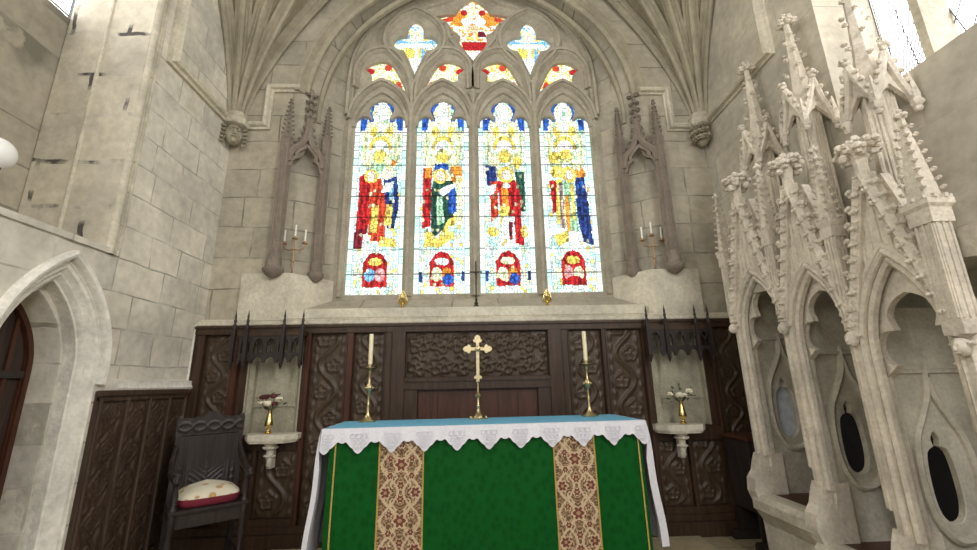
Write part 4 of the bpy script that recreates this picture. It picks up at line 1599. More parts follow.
# walk clockwise from lower left: left arm, top arm, right arm
def sort_arm(pts, key):
    return pts
la = tre(-1, 0, 0.09)          # from +z side to -z side
ta = tre(0, 1, 0.085)
ra = tre(1, 0, 0.09)
cross = [(-wv, 0.315), (-wv, 0.335), (-0.032, 0.338), (-0.036, 0.352), (-0.022, 0.364), (-wv, 0.366), (-wv, zc - wv)]
cross += la[::-1] + [(-wv, zc + wv)] + ta[::-1] + [(wv, zc + wv)] + ra[::-1] + [(wv, zc - wv), (wv, 0.366), (0.022, 0.364), (0.036, 0.352), (0.032, 0.338), (wv, 0.335), (wv, 0.315)]
cut('cross', [cross], 0.008, 0.002, m_brass2, XZ(0), r)
MB().lathe([(0.024, 0.0), (0.026, 0.004), (0.016, 0.01), (0.006, 0.013)], (0, -0.008, zc), 16, axis=(0, -1, 0)).build('boss', m_brass2, r)
put_alt(r, -0.045, 0.52)

# ============================================================ SEDILIA
SD = tag(empty('sedilia', (2.75, 2.95, 0)), 'carved pale stone triple seat with gabled arches and tall crocketed pinnacles along the right wall', 'sedilia')
XF = 2.45
bays = [dict(yc=3.565, hw=0.325, zs=1.86, ao=2.36, ai=2.21, gz=3.00, ai_hw=0.262),
        dict(yc=2.955, hw=0.295, zs=1.73, ao=2.25, ai=2.06, gz=2.84, ai_hw=0.238),
        dict(yc=2.360, hw=0.300, zs=1.59, ao=2.17, ai=1.92, gz=2.62, ai_hw=0.243)]
nX = (-1, 0, 0)
rollb = [(-0.022, -0.02), (-0.018, 0.010), (0, 0.024), (0.018, 0.010), (0.022, -0.02)]
fil = [(-0.016, -0.02), (-0.012, 0.012), (0.012, 0.012), (0.016, -0.02)]


def yz(P, x):
    return [(x, a, b) for a, b in P]


for bi_, B in enumerate(bays):
    yc, hw, zs, ao, ai, gz = B['yc'], B['hw'], B['zs'], B['ao'], B['ai'], B['gz']
    hwo = hw - 0.03
    # gabled front with the arch opening
    A_ = arch(hwo, zs, ao, 12, cx=yc)
    outl = [(yc - hw, zs - 0.04), (yc - hw, zs + 0.12), (yc - 0.03, gz), (yc + 0.03, gz), (yc + hw, zs + 0.12), (yc + hw, zs - 0.04), (yc + hwo, zs - 0.04)] + A_[::-1] + [(yc - hwo, zs - 0.04)]
    G = cut('gable', [outl], 0.045, 0.008, m_sed, YZ(XF + 0.045), SD)
    mb = MB()
    mb.sweep(yz([(yc - hwo, zs - 1.05)] + A_ + [(yc + hwo, zs - 1.05)], XF), rollb, nX)
    mb.sweep(yz(arch(hwo - 0.04, zs - 0.02, ao - 0.055, 12, cx=yc, z0=zs - 1.05), XF + 0.02), rollb, nX)
    mb.sweep(yz(arch(hwo - 0.02, zs - 0.02, ao - 0.03, 12, cx=yc, z0=zs - 1.05), XF + 0.07), fil, nX)
    mb.sweep(yz(arch(hwo + 0.028, zs, ao + 0.045, 12, cx=yc), XF), fil, nX)
    mb.build('arch_moulding', m_sed, G)
    # cusped inner arch
    h_ = B['ai_hw']
    dz = ai - zs
    half = [(-h_, zs - 1.15), (-h_, zs - 0.16)] + cr([(-h_, zs - 0.16), (-h_ * 0.62, zs - 0.085), (-h_ * 0.86, zs - 0.06), (-h_ * 0.98, zs + 0.02), (-h_ * 0.82, zs + 0.11), (-h_ * 0.48, zs + 0.12),
                                                      (-h_ * 0.58, zs + dz * 0.62), (-h_ * 0.45, zs + dz * 0.82), (-h_ * 0.2, zs + dz * 0.95), (-0.002, zs + dz)], 5, False, sharp=(1, 5))[1:]
    inn = [(yc + a, b) for a, b in half] + [(yc - a, b) for a, b in reversed(half)]
    oo = [(yc - hwo - 0.02, zs - 1.15)] + [(yc + a, b) for a, b in arch(hwo + 0.02, zs, ao + 0.03, 10)] + [(yc + hwo + 0.02, zs - 1.15)]
    cut('cusped_arch', [oo + inn[::-1]], 0.022, 0.0, m_sed, YZ(XF + 0.085), SD)
    # openwork bars between arch and gable
    mb = MB()
    for q in (-0.115, -0.062, 0.0, 0.062, 0.115):
        z0 = ao - 0.01 - abs(q) * 0.9
        z1 = gz - 0.03 - abs(q) * (gz - zs) / hw * 0.86
        if z1 > z0 + 0.05:
            mb.sweep([(XF + 0.003, yc + q, z0), (XF + 0.003, yc + q, z1)], fil, nX)
    mb.build('panel_bars', m_sed, G)
    # raking moulding with crockets
    mb = MB()
    for s in (-1, 1):
        mb.sweep([(XF - 0.01, yc + s * (hw + 0.005), zs + 0.10), (XF - 0.01, yc + s * 0.02, gz + 0.03)], [(-0.035, -0.03), (-0.035, 0.02), (0, 0.05), (0.035, 0.02), (0.035, -0.03)], nX)
        mb.sweep([(XF + 0.09, yc + s * (hw + 0.005), zs + 0.10), (XF + 0.09, yc + s * 0.02, gz + 0.03)], [(-0.03, -0.03), (-0.03, 0.03), (0.03, 0.03), (0.03, -0.03)], nX)
    mb.build('raking_moulding', m_sed, G)
    for s in (-1, 1):
        for k in range(9):
            t = (k + 0.6) / 9.4
            y = yc + s * (hw + (0.02 - hw) * t)
            z = zs + 0.12 + (gz - zs - 0.1) * t
            mb = MB()
            mb.leaf_knob((XF - 0.02, y + s * 0.03, z + 0.012), 0.033, (-0.4, s * 0.9, 0.6))
            mb.leaf_knob((XF - 0.045, y, z - 0.015), 0.024, (-1, -s * 0.4, 0.2))
            mb.blob((XF - 0.04, y - s * 0.02, z + 0.03), 0.02, jit=0.3)
            mb.build('crocket', m_sed, G)
    # capital and leafy finial
    mb = MB()
    mb.lathe([(0.03, gz - 0.06), (0.034, gz), (0.045, gz + 0.02), (0.062, gz + 0.035), (0.062, gz + 0.05), (0.04, gz + 0.055), (0.036, gz + 0.11), (0.045, gz + 0.15)], (XF + 0.0, yc, 0), 8, rot=pi / 8)
    mb.build('finial_capital', m_sed, SD)
    mb = MB()
    zc_ = gz + 0.20
    mb.blob((XF, yc, zc_ - 0.02), 0.055, jit=0.2)
    for k in range(7):
        a = k * 2 * pi / 7 + 0.3
        mb.leaf_knob((XF + 0.07 * cos(a), yc + 0.09 * sin(a), zc_ + 0.03 * (k % 2)), 0.038, (cos(a), sin(a), 0.5))
    for k in range(4):
        a = k * pi / 2
        mb.leaf_knob((XF + 0.035 * cos(a), yc + 0.035 * sin(a), zc_ + 0.06), 0.026, (cos(a), sin(a), 1))
    for k in range(9):
        a = k * 2 * pi / 9
        mb.blob((XF + rnd.uniform(0.04, 0.085) * cos(a), yc + rnd.uniform(0.05, 0.1) * sin(a), zc_ + rnd.uniform(-0.05, 0.07)), rnd.uniform(0.025, 0.04), jit=0.3)
    mb.blob((XF, yc, zc_ + 0.10), 0.030, jit=0.2)
    mb.build('finial', m_sed, SD)

# posts between the bays with head stops, arm blocks and pinnacles
posts = [(3.885, 1.88, 0.62, 2.60, 3.22, 0), (3.245, 1.80, 0.52, 2.60, 3.20, 1), (2.66, 1.66, 0.38, 2.46, 3.02, 2), (2.055, 1.56, 0.2, 2.32, 2.88, 3)]
for (py, zt_, zb, zcap, ztip, k) in posts:
    hwp = 0.034
    mb = MB()
    x0 = XF - 0.02
    plan = [(x0, py - 0.014), (x0 + 0.012, py - 0.020), (x0 + 0.03, py - 0.022), (x0 + 0.035, py - hwp * 0.7), (x0 + 0.06, py - hwp), (x0 + 0.10, py - hwp - 0.01), (x0 + 0.15, py - hwp * 0.8),
            (x0 + 0.15, py + hwp * 0.8), (x0 + 0.10, py + hwp + 0.01), (x0 + 0.06, py + hwp), (x0 + 0.035, py + hwp * 0.7), (x0 + 0.03, py + 0.022), (x0 + 0.012, py + 0.020), (x0, py + 0.014)]
    mb.prism(plan, zb, zt_ + 0.04)
    for s in (-1, 1):
        mb.tube([(x0 + 0.05, py + s * hwp * 0.85, zb + 0.05), (x0 + 0.05, py + s * hwp * 0.85, zt_)], 0.014, 8)
        mb.tube([(x0 + 0.10, py + s * (hwp + 0.012), zb + 0.1), (x0 + 0.10, py + s * (hwp + 0.012), zt_)], 0.010, 8)
    # spur at the foot
    for s in (-1, 1):
        mb.loft([[(x0 + 0.01, py + s * 0.02, zb + 0.22), (x0 + 0.09, py + s * 0.075, zb + 0.22), (x0 + 0.12, py + s * 0.02, zb + 0.22)],
                 [(x0 + 0.05, py + s * 0.028, zb - 0.03), (x0 + 0.07, py + s * 0.05, zb - 0.03), (x0 + 0.10, py + s * 0.02, zb - 0.03)]], True, True)
    mb.build('post', m_sed, SD)
    # carved head stop
    mb = MB()
    mb.blob((x0 - 0.02, py, zt_ + 0.02), 0.042, (1, 0.85, 1.15), jit=0.05, seg=10, rings=7)
    mb.blob((x0 - 0.06, py, zt_ + 0.012), 0.010, (1, 0.8, 1.5), jit=0)
    for s in (-1, 1):
        mb.blob((x0 - 0.052, py + s * 0.014, zt_ + 0.03), 0.007, jit=0)
        mb.leaf_knob((x0 - 0.01, py + s * 0.036, zt_ + 0.03), 0.018, (-0.3, s, 0.4))
    mb.tube([(x0 - 0.052, py - 0.012, zt_ - 0.008), (x0 - 0.056, py, zt_ - 0.011), (x0 - 0.052, py + 0.012, zt_ - 0.008)], 0.005, 6)
    mb.lathe([(0.02, zt_ + 0.06), (0.045, zt_ + 0.075), (0.045, zt_ + 0.09), (0.03, zt_ + 0.10)], (x0 + 0.0, py, 0), 8)
    mb.build('head_stop', m_sed, SD)
    # buttress shaft and pinnacle
    mb = MB()
    px = XF - 0.01
    q = 0.050 if k == 3 else 0.036
    mb.prism([(px - q, py - q), (px + q, py - q), (px + q, py + q), (px - q, py + q)], zt_ + 0.08, zcap - 0.06)
    for dx_, dy_ in ((-1, 0), (0, -1), (0, 1)):
        for s in (-1, 0, 1):
            cxp, cyp = px + dx_ * q + (abs(dy_)) * s * q * 0.72, py + dy_ * q + abs(dx_) * s * q * 0.72
            w1 = 0.007
            mb.box(cxp - w1, cxp + w1, cyp - w1, cyp + w1, zt_ + 0.16, zcap - 0.07)
        mb.box(px - q - 0.006, px + q + 0.006, py - q - 0.006, py + q + 0.006, zcap - 0.085, zcap - 0.065)
    mb.box(px - q - 0.012, px + q + 0.012, py - q - 0.012, py + q + 0.012, zcap - 0.10, zcap - 0.03)
    mb.build('buttress_shaft', m_sed, SD)
    P_n = MB()
    P_n.lathe([(q * 1.42, zcap - 0.07), (q * 1.75, zcap - 0.045), (q * 1.75, zcap - 0.02), (q * 2.15, zcap), (q * 2.15, zcap + 0.03), (q * 1.5, zcap + 0.035), (q * 1.35, zcap + 0.06), (0.012, ztip)], (px, py, 0), 4, rot=pi / 4)
    for kk in range(10):
        a = kk * pi / 5
        xx, yy = px + q * 1.5 * max(-1, min(1, 1.3 * cos(a))), py + q * 1.5 * max(-1, min(1, 1.3 * sin(a)))
        P_n.box(xx - 0.009, xx + 0.009, yy - 0.009, yy + 0.009, zcap + 0.03, zcap + 0.052)
    mb = P_n
    for kk in range(8):
        t = (kk + 0.6) / 9
        rr = (q * 1.35) * (1 - t) * 0.80 + 0.012
        for c4 in range(4):
            a = c4 * pi / 2 + pi / 4
            mb.leaf_knob((px + (rr * 1.0) * 1.2 * cos(a), py + rr * 1.2 * sin(a), zcap + 0.06 + (ztip - zcap - 0.06) * t), 0.0145, (cos(a), sin(a), 0.5))
    mb.blob((px, py, ztip), 0.024, jit=0.3)
    for c4 in range(4):
        a = c4 * pi / 2
        mb.blob((px + 0.022 * cos(a), py + 0.022 * sin(a), ztip + 0.0), 0.016, jit=0.3)
    mb.blob((px, py, ztip + 0.03), 0.015, jit=0.2)
    mb.build('pinnacle', m_sed, SD, ang=30)

# canopy roof slab behind the gables
mb = MB()
mb.loft([[(2.50, 4.0 - 0.04, 2.22), (3.2, 3.96, 2.22), (3.2, 3.96, 2.36), (2.50, 3.96, 2.36)], [(2.50, 1.75, 2.0), (3.2, 1.75, 2.0), (3.2, 1.75, 2.16), (2.50, 1.75, 2.16)]], True, True)
mb.build('canopy_roof', m_sed_in, SD, smooth=False)

# tall tabernacle spires standing on the roof over each seat
for (ty, zlow, zmid, ztop, k) in ((3.53, 2.22, 3.50, 4.42, 0), (2.97, 2.16, 3.52, 4.42, 1), (2.42, 2.08, 3.28, 4.32, 2)):
    tx = 2.74
    mb = MB()
    mb.lathe([(0.10, zlow), (0.095, zlow + 0.1), (0.085, zlow + 0.12), (0.08, zmid)], (tx, ty, 0), 6)
    for q in range(6):
        a = q * pi / 3
        mb.tube([(tx + 0.082 * cos(a), ty + 0.082 * sin(a), zlow), (tx + 0.078 * cos(a), ty + 0.078 * sin(a), zmid)], 0.013, 6)
        for e in (-0.3, 0.3):
            mb.tube([(tx + 0.078 * cos(a + 0.52 + e * 0.4), ty + 0.078 * sin(a + 0.52 + e * 0.4), zlow + 0.1), (tx + 0.073 * cos(a + 0.52 + e * 0.4), ty + 0.073 * sin(a + 0.52 + e * 0.4), zmid)], 0.007, 5)
    T0 = mb.build('tabernacle_shaft', m_sed, SD)
    # small gabled hood with pendants
    mb = MB()
    for q in range(3):
        a = pi + (q - 1) * pi / 2 * 0.92
        dv = Vector((cos(a), sin(a), 0))
        sd = Vector((-sin(a), cos(a), 0))
        c0 = Vector((tx, ty, 0)) + dv * 0.12
        for s in (-1, 1):
            p0 = c0 + sd * s * 0.12 + Vector((0, 0, zmid - 0.12))
            p1 = c0 + dv * 0.02 + Vector((0, 0, zmid + 0.24))
            mb.tube([tuple(p0), tuple((p0 + p1) / 2 - sd * s * 0.012), tuple(p1)], 0.024, 6)
            for u in (0.2, 0.4, 0.6, 0.8):
                pc = p0 + (p1 - p0) * u
                mb.blob(tuple(pc + sd * s * 0.024 + dv * 0.01), 0.019, jit=0.3)
        # fill of the gable
        a0, b0, t0 = c0 - sd * 0.12 + Vector((0, 0, zmid - 0.12)), c0 + sd * 0.12 + Vector((0, 0, zmid - 0.12)), c0 + Vector((0, 0, zmid + 0.24))
        m0 = c0 + Vector((0, 0, zmid + 0.02))
        i3 = [a0, m0, b0, t0]
        mb.loft([[tuple(p - dv * 0.03) for p in i3], [tuple(p) for p in i3]], True, True)
        # finial leaf of the little gable
        mb.leaf_knob(tuple(c0 + dv * 0.03 + Vector((0, 0, zmid + 0.27))), 0.032, tuple(dv + Vector((0, 0, 1))))
    for q in range(4):
        a = pi + (q - 1.5) * pi / 2 * 0.92
        pc = Vector((tx + 0.175 * cos(a), ty + 0.175 * sin(a), zmid - 0.14))
        mb.blob(tuple(pc), 0.036, jit=0.2)
        mb.blob(tuple(pc + Vector((0, 0, -0.045))), 0.024, jit=0.25)
        mb.lathe([(0.028, 0), (0.03, 0.03), (0.006, 0.20)], (pc.x, pc.y, zmid - 0.12), 4, rot=a)
    mb.build('tabernacle_hood', m_sed, T0)
    mb = MB()
    mb.lathe([(0.12, zmid + 0.0), (0.10, zmid + 0.1), (0.07, zmid + 0.30), (0.062, zmid + 0.34), (0.045, zmid + 0.6), (0.022, ztop)], (tx, ty, 0), 6)
    for kk in range(7):
        t = (kk + 0.3) / 7.5
        rr = 0.075 * (1 - t) + 0.018
        for q in range(6):
            if (q + kk) % 2 == 0:
                a = q * pi / 3
                mb.leaf_knob((tx + rr * 1.15 * cos(a), ty + rr * 1.15 * sin(a), zmid + 0.26 + (ztop - zmid - 0.28) * t), 0.018, (cos(a), sin(a), 0.4))
    for q in range(6):
        a = q * pi / 3 + 0.2
        mb.leaf_knob((tx + 0.05 * cos(a), ty + 0.05 * sin(a), ztop + 0.01), 0.027, (cos(a), sin(a), 1.0))
    for q in range(4):
        a = q * pi / 2 + 0.5
        mb.leaf_knob((tx + 0.028 * cos(a), ty + 0.028 * sin(a), ztop + 0.07), 0.02, (cos(a), sin(a), 1.6))
    mb.build('tabernacle_spire', m_sed, T0, ang=30)

# pierced partitions between the seats
for k, (py, dz_) in enumerate(((3.885, 0.0), (3.245, -0.175), (2.66, -0.33))):
    hole = cr([(2.76, 0.94), (2.70, 0.97), (2.672, 1.06), (2.672, 1.22), (2.69, 1.33), (2.735, 1.365), (2.73, 1.41), (2.76, 1.45),
               (2.79, 1.41), (2.785, 1.365), (2.83, 1.33), (2.848, 1.22), (2.848, 1.06), (2.82, 0.97)], 3, True, sharp=(5, 9))
    hole = [(x, z + dz_) for x, z in hole]
    up_ = [(2.60, 1.86), (2.64, 2.02), (2.74, 2.14), (2.84, 2.14), (2.98, 2.04), (3.0, 1.86)]
    pt = cut('partition', [[(2.56, 0.2), (3.08, 0.2), (3.08, 2.2 + dz_), (2.56, 2.2 + dz_)], hole], 0.022, 0.006, m_sed_in, XZ(py), SD)
    og = cr([(2.79, 1.79), (2.765, 1.66), (2.70, 1.53), (2.635, 1.40), (2.612, 1.2), (2.63, 1.0), (2.70, 0.88), (2.78, 0.855), (2.87, 0.89), (2.935, 1.0), (2.955, 1.2), (2.93, 1.40), (2.87, 1.53), (2.81, 1.66)], 4, True, sharp=(0,))
    og = [(x, z + dz_) for x, z in og]
    mb = MB()
    for yy, ny in ((py - 0.02, -1), (py + 0.02, 1)):
        mb.sweep([(x, yy, z) for x, z in og], [(-0.026, -0.01), (-0.02, 0.02), (0, 0.034), (0.02, 0.02), (0.026, -0.01)], (0, ny, 0), True)
        mb.sweep([(2.57, yy, 1.80 + dz_), (3.06, yy, 1.80 + dz_)], [(-0.02, -0.01), (-0.01, 0.02), (0.01, 0.02), (0.02, -0.01)], (0, ny, 0))
    mb.build('partition_tracery', m_sed_in, pt)
    if k == 0:
        o = MB().box(2.66, 2.86, 3.915, 3.925, 0.9, 1.5).build('pale_panel', m_curtain, SD, smooth=False)
        o['label'] = 'pale blue-grey panel behind the first pierced opening'

# seats, wooden backs, sills and dado
for k, (y0, y1, zseat) in enumerate(((3.27, 3.86, 0.50), (2.69, 3.22, 0.34), (1.80, 2.63, 0.19))):
    MB().box(2.50, 3.06, y0, y1, zseat - 0.035, zseat).box(2.50, 2.53, y0, y1, zseat - 0.11, zseat - 0.03).build('seat_board', m_oakr, SD, bevel=0.004)
    b_ = MB().box(3.02, 3.058, y0, y1, zseat, zseat + 0.70)
    bb = b_.build('seat_back', m_darkcl, SD, bevel=0.004)
    MB().box(3.005, 3.058, y0, y1, zseat + 0.70, zseat + 0.82).build('back_cap', m_oakr, SD, bevel=0.004)
    mb = MB()
    zr = zseat - 0.02
    mb.loft([[(x, y0 - 0.04, z) for x, z in ((2.34, zr - 0.02), (2.37, zr + 0.02), (2.50, zr + 0.02), (2.50, zr - 0.20), (2.42, zr - 0.20), (2.36, zr - 0.11), (2.34, zr - 0.09))],
             [(x, y1 + 0.04, z) for x, z in ((2.34, zr - 0.02), (2.37, zr + 0.02), (2.50, zr + 0.02), (2.50, zr - 0.20), (2.42, zr - 0.20), (2.36, zr - 0.11), (2.34, zr - 0.09))]], True, True)
    mb.build('sill', m_pale, SD, smooth=False)
    MB().box(2.43, 2.52, y0 - 0.03, y1 + 0.03, 0.0, zr - 0.19).build('dado', m_pale, SD, smooth=False)
for (py, zt_, zb, zcap, ztip, k) in posts:
    mb = MB()
    pr = [(2.62, zb + 0.20), (2.44, zb + 0.20), (2.415, zb + 0.14), (2.39, zb + 0.06), (2.345, zb + 0.0), (2.335, zb - 0.10), (2.36, zb - 0.17), (2.43, zb - 0.28), (2.44, zb - 0.5 if zb > 0.5 else 0.0), (2.62, zb - 0.5 if zb > 0.5 else 0.0)]
    pr = [(x, max(0.0, z)) for x, z in pr]
    pr[-1] = (2.62, 0.0)
    pr[-2] = (2.44, 0.0)
    mb.loft([[(x, py - 0.055, z) for x, z in pr], [(x, py - 0.04, z) for x, z in pr], [(x, py + 0.04, z) for x, z in pr], [(x, py + 0.055, z) for x, z in pr]], True, True)
    mb.build('arm_block', m_sed, SD, smooth=False)
reroot(SD)

# ============================================================ NICHES BESIDE THE WINDOW
def niche(sx, label):
    """crocketed ogee frame set across the splay; local frame: u from outer to inner shaft"""
    P0 = Vector((sx * 2.17, 4.50, 0))
    P1 = Vector((sx * 1.80, 4.74, 0))
    if sx > 0:
        P0 = Vector((2.235, 4.50, 0))
        P1 = Vector((1.862, 4.74, 0))
    U_ = (P1 - P0).normalized()
    wd = (P1 - P0).length
    nn = Vector((U_.y, -U_.x, 0)) if sx < 0 else Vector((-U_.y, U_.x, 0))      # towards the room
    if nn.y > 0:
        nn = -nn
    R = tag(empty('statue_niche', (P0 + P1) / 2 + Vector((0, 0, 2.6))), label, 'niche')

    def W(u, z, d=0.0):
        p = P0 + U_ * u + nn * d
        return (p.x, p.y, z)
    for u, r, zt_, tipz in ((0.0, 0.063, 4.28, 4.80), (wd, 0.052, 4.40, 4.86)):
        mb = MB()
        for j in range(8):
            pass
        c0 = W(u, 0)
        mb.lathe([(r * 0.9, 2.86), (r * 0.9, zt_)], (c0[0], c0[1], 0), 8, rot=0.2)
        for q in range(5):
            a = q * 2 * pi / 5 + 0.4
            mb.tube([(c0[0] + r * 0.85 * cos(a), c0[1] + r * 0.85 * sin(a), 2.84), (c0[0] + r * 0.85 * cos(a), c0[1] + r * 0.85 * sin(a), zt_)], r * 0.30, 6)
        mb.lathe([(r * 1.3, 2.80), (r * 1.1, 2.86)], (c0[0], c0[1], 0), 8)
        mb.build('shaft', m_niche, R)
        mb = MB()
        mb.lathe([(0.0, 2.585), (r * 0.6, 2.60), (r * 1.35, 2.635), (r * 1.65, 2.66), (r * 1.75, 2.68), (r * 1.75, 2.695), (r * 1.3, 2.71), (r * 1.25, 2.80), (r * 1.1, 2.83)], (c0[0], c0[1], 0), 10)
        mb.build('base_corbel', m_niche, R)
        mb = MB()
        mb.lathe([(r * 1.0, zt_ - 0.02), (r * 1.15, zt_), (r * 0.75, zt_ + 0.04), (r * 0.15, tipz)], (c0[0], c0[1], 0), 6)
        for k in range(8):
            t = (k + 0.4) / 8
            rr = r * 0.78 * (1 - t) + 0.01
            for q in range(4):
                a = q * pi / 2 + 0.4
                mb.leaf_knob((c0[0] + rr * cos(a), c0[1] + rr * sin(a), zt_ + 0.04 + (tipz - zt_ - 0.05) * t), 0.013, (cos(a), sin(a), 0.4))
        mb.blob((c0[0], c0[1], tipz), 0.02, jit=0.3)
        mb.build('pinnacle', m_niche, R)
    # ogee head
    mb = MB()
    mid = wd / 2
    og = cr([(0.03, 3.98), (0.06, 4.13), (mid - 0.06, 4.25), (mid - 0.015, 4.40), (mid, 4.62)], 6, False)
    og2 = og + [(2 * mid - x, z) for x, z in reversed(og[:-1])]
    mb.sweep([W(a, b, 0.02) for a, b in og2], [(-0.032, -0.03), (-0.032, 0.03), (0, 0.045), (0.032, 0.03), (0.032, -0.03)], tuple(nn))
    ia = cr([(0.04, 3.92), (0.07, 4.02), (0.12, 4.06), (0.115, 4.12), (mid - 0.04, 4.20), (mid, 4.23)], 5, False, sharp=(2,))
    ia2 = ia + [(2 * mid - x, z) for x, z in reversed(ia[:-1])]
    mb.sweep([W(a, b, 0.02) for a, b in ia2], [(-0.02, -0.03), (-0.02, 0.02), (0.02, 0.02), (0.02, -0.03)], tuple(nn))
    for k in range(len(og) - 1):
        for s in (-1, 1):
            if k % 3 == 1:
                x, z = og[k]
                x = x if s < 0 else 2 * mid - x
                mb.leaf_knob(W(x + s * 0.03, z + 0.02, 0.03), 0.027, tuple(U_ * s * 0.7 + Vector((0, 0, 0.8)) + nn * 0.3))
    mb.loft([[W(a, b, 0.0) for a, b in og], [W(max(a, min(ia[min(len(ia) - 1, int(i * len(ia) / len(og)))][0], mid)), ia[min(len(ia) - 1, int(i * len(ia) / len(og)))][1], 0.0) for i, (a, b) in enumerate(og)]], closed=False)
    mb.loft([[W(2 * mid - a, b, 0.0) for a, b in og], [W(2 * mid - ia[min(len(ia) - 1, int(i * len(ia) / len(og)))][0], ia[min(len(ia) - 1, int(i * len(ia) / len(og)))][1], 0.0) for i, (a, b) in enumerate(og)]], closed=False)
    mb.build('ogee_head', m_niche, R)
    mb = MB()
    mb.tube([W(mid, 4.55, 0.02), W(mid, 4.95, 0.02)], [0.03, 0.018], 6)
    for z, r_ in ((4.62, 0.03), (4.72, 0.034), (4.82, 0.030)):
        for s in (-1, 1):
            mb.leaf_knob(W(mid + s * 0.035, z, 0.03), r_ * 0.8, tuple(U_ * s + Vector((0, 0, 0.4))))
        mb.leaf_knob(W(mid, z, 0.05), r_ * 0.7, tuple(nn))
    mb.blob(W(mid, 4.95, 0.02), 0.04, jit=0.25)
    for s in (-1, 1):
        mb.leaf_knob(W(mid + s * 0.045, 4.94, 0.02), 0.026, tuple(U_ * s + Vector((0, 0, 0.4))))
    mb.blob(W(mid, 5.0, 0.02), 0.022, jit=0.25)
    mb.build('finial', m_niche, R)
    reroot(R)
    return R


niche(-1, 'tall ogee-headed statue niche with crocketed finials to the left of the great window')
niche(1, 'tall ogee-headed statue niche with crocketed finials to the right of the great window')

# ---- three-branched candelabra standing in the niches
def candelabrum():
    r = tag(empty('candelabrum'), 'tarnished brass three-branched candelabrum with white candles in the niche left of the window', 'candelabrum', 'candelabra in the niches')
    MB().lathe([(0.045, 0), (0.045, 0.008), (0.02, 0.02), (0.008, 0.04), (0.007, 0.14), (0.016, 0.15), (0.016, 0.165), (0.007, 0.175), (0.007, 0.28), (0.02, 0.29), (0.02, 0.30), (0.006, 0.31), (0.006, 0.42)], (0, 0, 0), 12).build('stem', m_copper, r)
    for s, h in ((-1, 0.36), (0, 0.42), (1, 0.36)):
        if s:
            MB().tube([(s * 0.0, 0, 0.295), (s * 0.05, 0, 0.285), (s * 0.10, 0, 0.30), (s * 0.115, 0, 0.33), (s * 0.115, 0, h)], 0.006, 8).build('branch', m_copper, r)
        p = MB().lathe([(0.008, h - 0.01), (0.028, h), (0.03, h + 0.008), (0.014, h + 0.008), (0.014, h + 0.03)], (s * 0.115, 0, 0), 12).build('drip_pan', m_copper, r)
        MB().lathe([(0.010, h + 0.01), (0.010, h + 0.165), (0.003, h + 0.172)], (s * 0.115, 0, 0), 10).build('candle', m_waxw, p)
    return r


c1 = candelabrum()
c1.location = (-2.02, 4.62, 2.656)
dup(c1, (2.07, 4.62, 2.656), 0, 'tarnished brass three-branched candelabrum with white candles in the niche right of the window')

# ---- carved corbels under the vault springing
for sx, lab in ((-1, 'carved stone head corbel in the left corner under the vault ribs'), (1, 'carved foliage corbel in the right corner under the vault ribs')):
    R = tag(empty('corbel', (sx * 2.80, 4.52, 4.15)), lab, 'corbel')
    cx_, cy_ = sx * 2.79, 4.51
    mb = MB()
    mb.lathe([(0.06, 4.42), (0.13, 4.44), (0.15, 4.47), (0.15, 4.50), (0.12, 4.53), (0.10, 4.60)], (cx_, cy_, 0), 8, rot=pi / 8)
    mb.build('abacus', m_string, R)
    mb = MB()
    if sx < 0:
        mb.blob((cx_ + 0.01, cy_ - 0.03, 4.31), 0.105, (0.9, 0.9, 1.2), jit=0.02, seg=14, rings=9)
        f = Vector((0.6, -0.8, 0))
        s_ = Vector((0.8, 0.6, 0))
        c0 = Vector((cx_ + 0.01, cy_ - 0.03, 4.31))
        mb.blob(tuple(c0 + f * 0.105), 0.022, (0.8, 0.8, 1.7), jit=0.05)
        for s in (-1, 1):
            mb.blob(tuple(c0 + f * 0.085 + s_ * s * 0.037 + Vector((0, 0, 0.03))), 0.016, jit=0)
            mb.tube([tuple(c0 + f * 0.10 + s_ * s * 0.012 + Vector((0, 0, 0.052))), tuple(c0 + f * 0.085 + s_ * s * 0.06 + Vector((0, 0, 0.05)))], 0.010, 6)
            for q in range(5):
                mb.leaf_knob(tuple(c0 + f * 0.02 + s_ * s * 0.10 + Vector((0, 0, 0.08 - q * 0.05))), 0.026, tuple(s_ * s + f * 0.3))
        mb.tube([tuple(c0 + f * 0.095 - s_ * 0.03 + Vector((0, 0, -0.05))), tuple(c0 + f * 0.10 + Vector((0, 0, -0.055))), tuple(c0 + f * 0.095 + s_ * 0.03 + Vector((0, 0, -0.05)))], 0.010, 6)
        mb.blob(tuple(c0 + f * 0.07 + Vector((0, 0, -0.10))), 0.03, jit=0.1)
    else:
        mb.lathe([(0.03, 4.18), (0.08, 4.24), (0.10, 4.42)], (cx_, cy_, 0), 8)
        for q in range(9):
            a = pi + (q - 4) * 0.38
            for zz in (4.25, 4.33, 4.40):
                mb.leaf_knob((cx_ + 0.095 * cos(a), cy_ - 0.02 + 0.095 * sin(a), zz), 0.032, (cos(a), sin(a), 0.3))
    mb.build('carved_head' if sx < 0 else 'carved_foliage', m_rib, R)
    reroot(R)

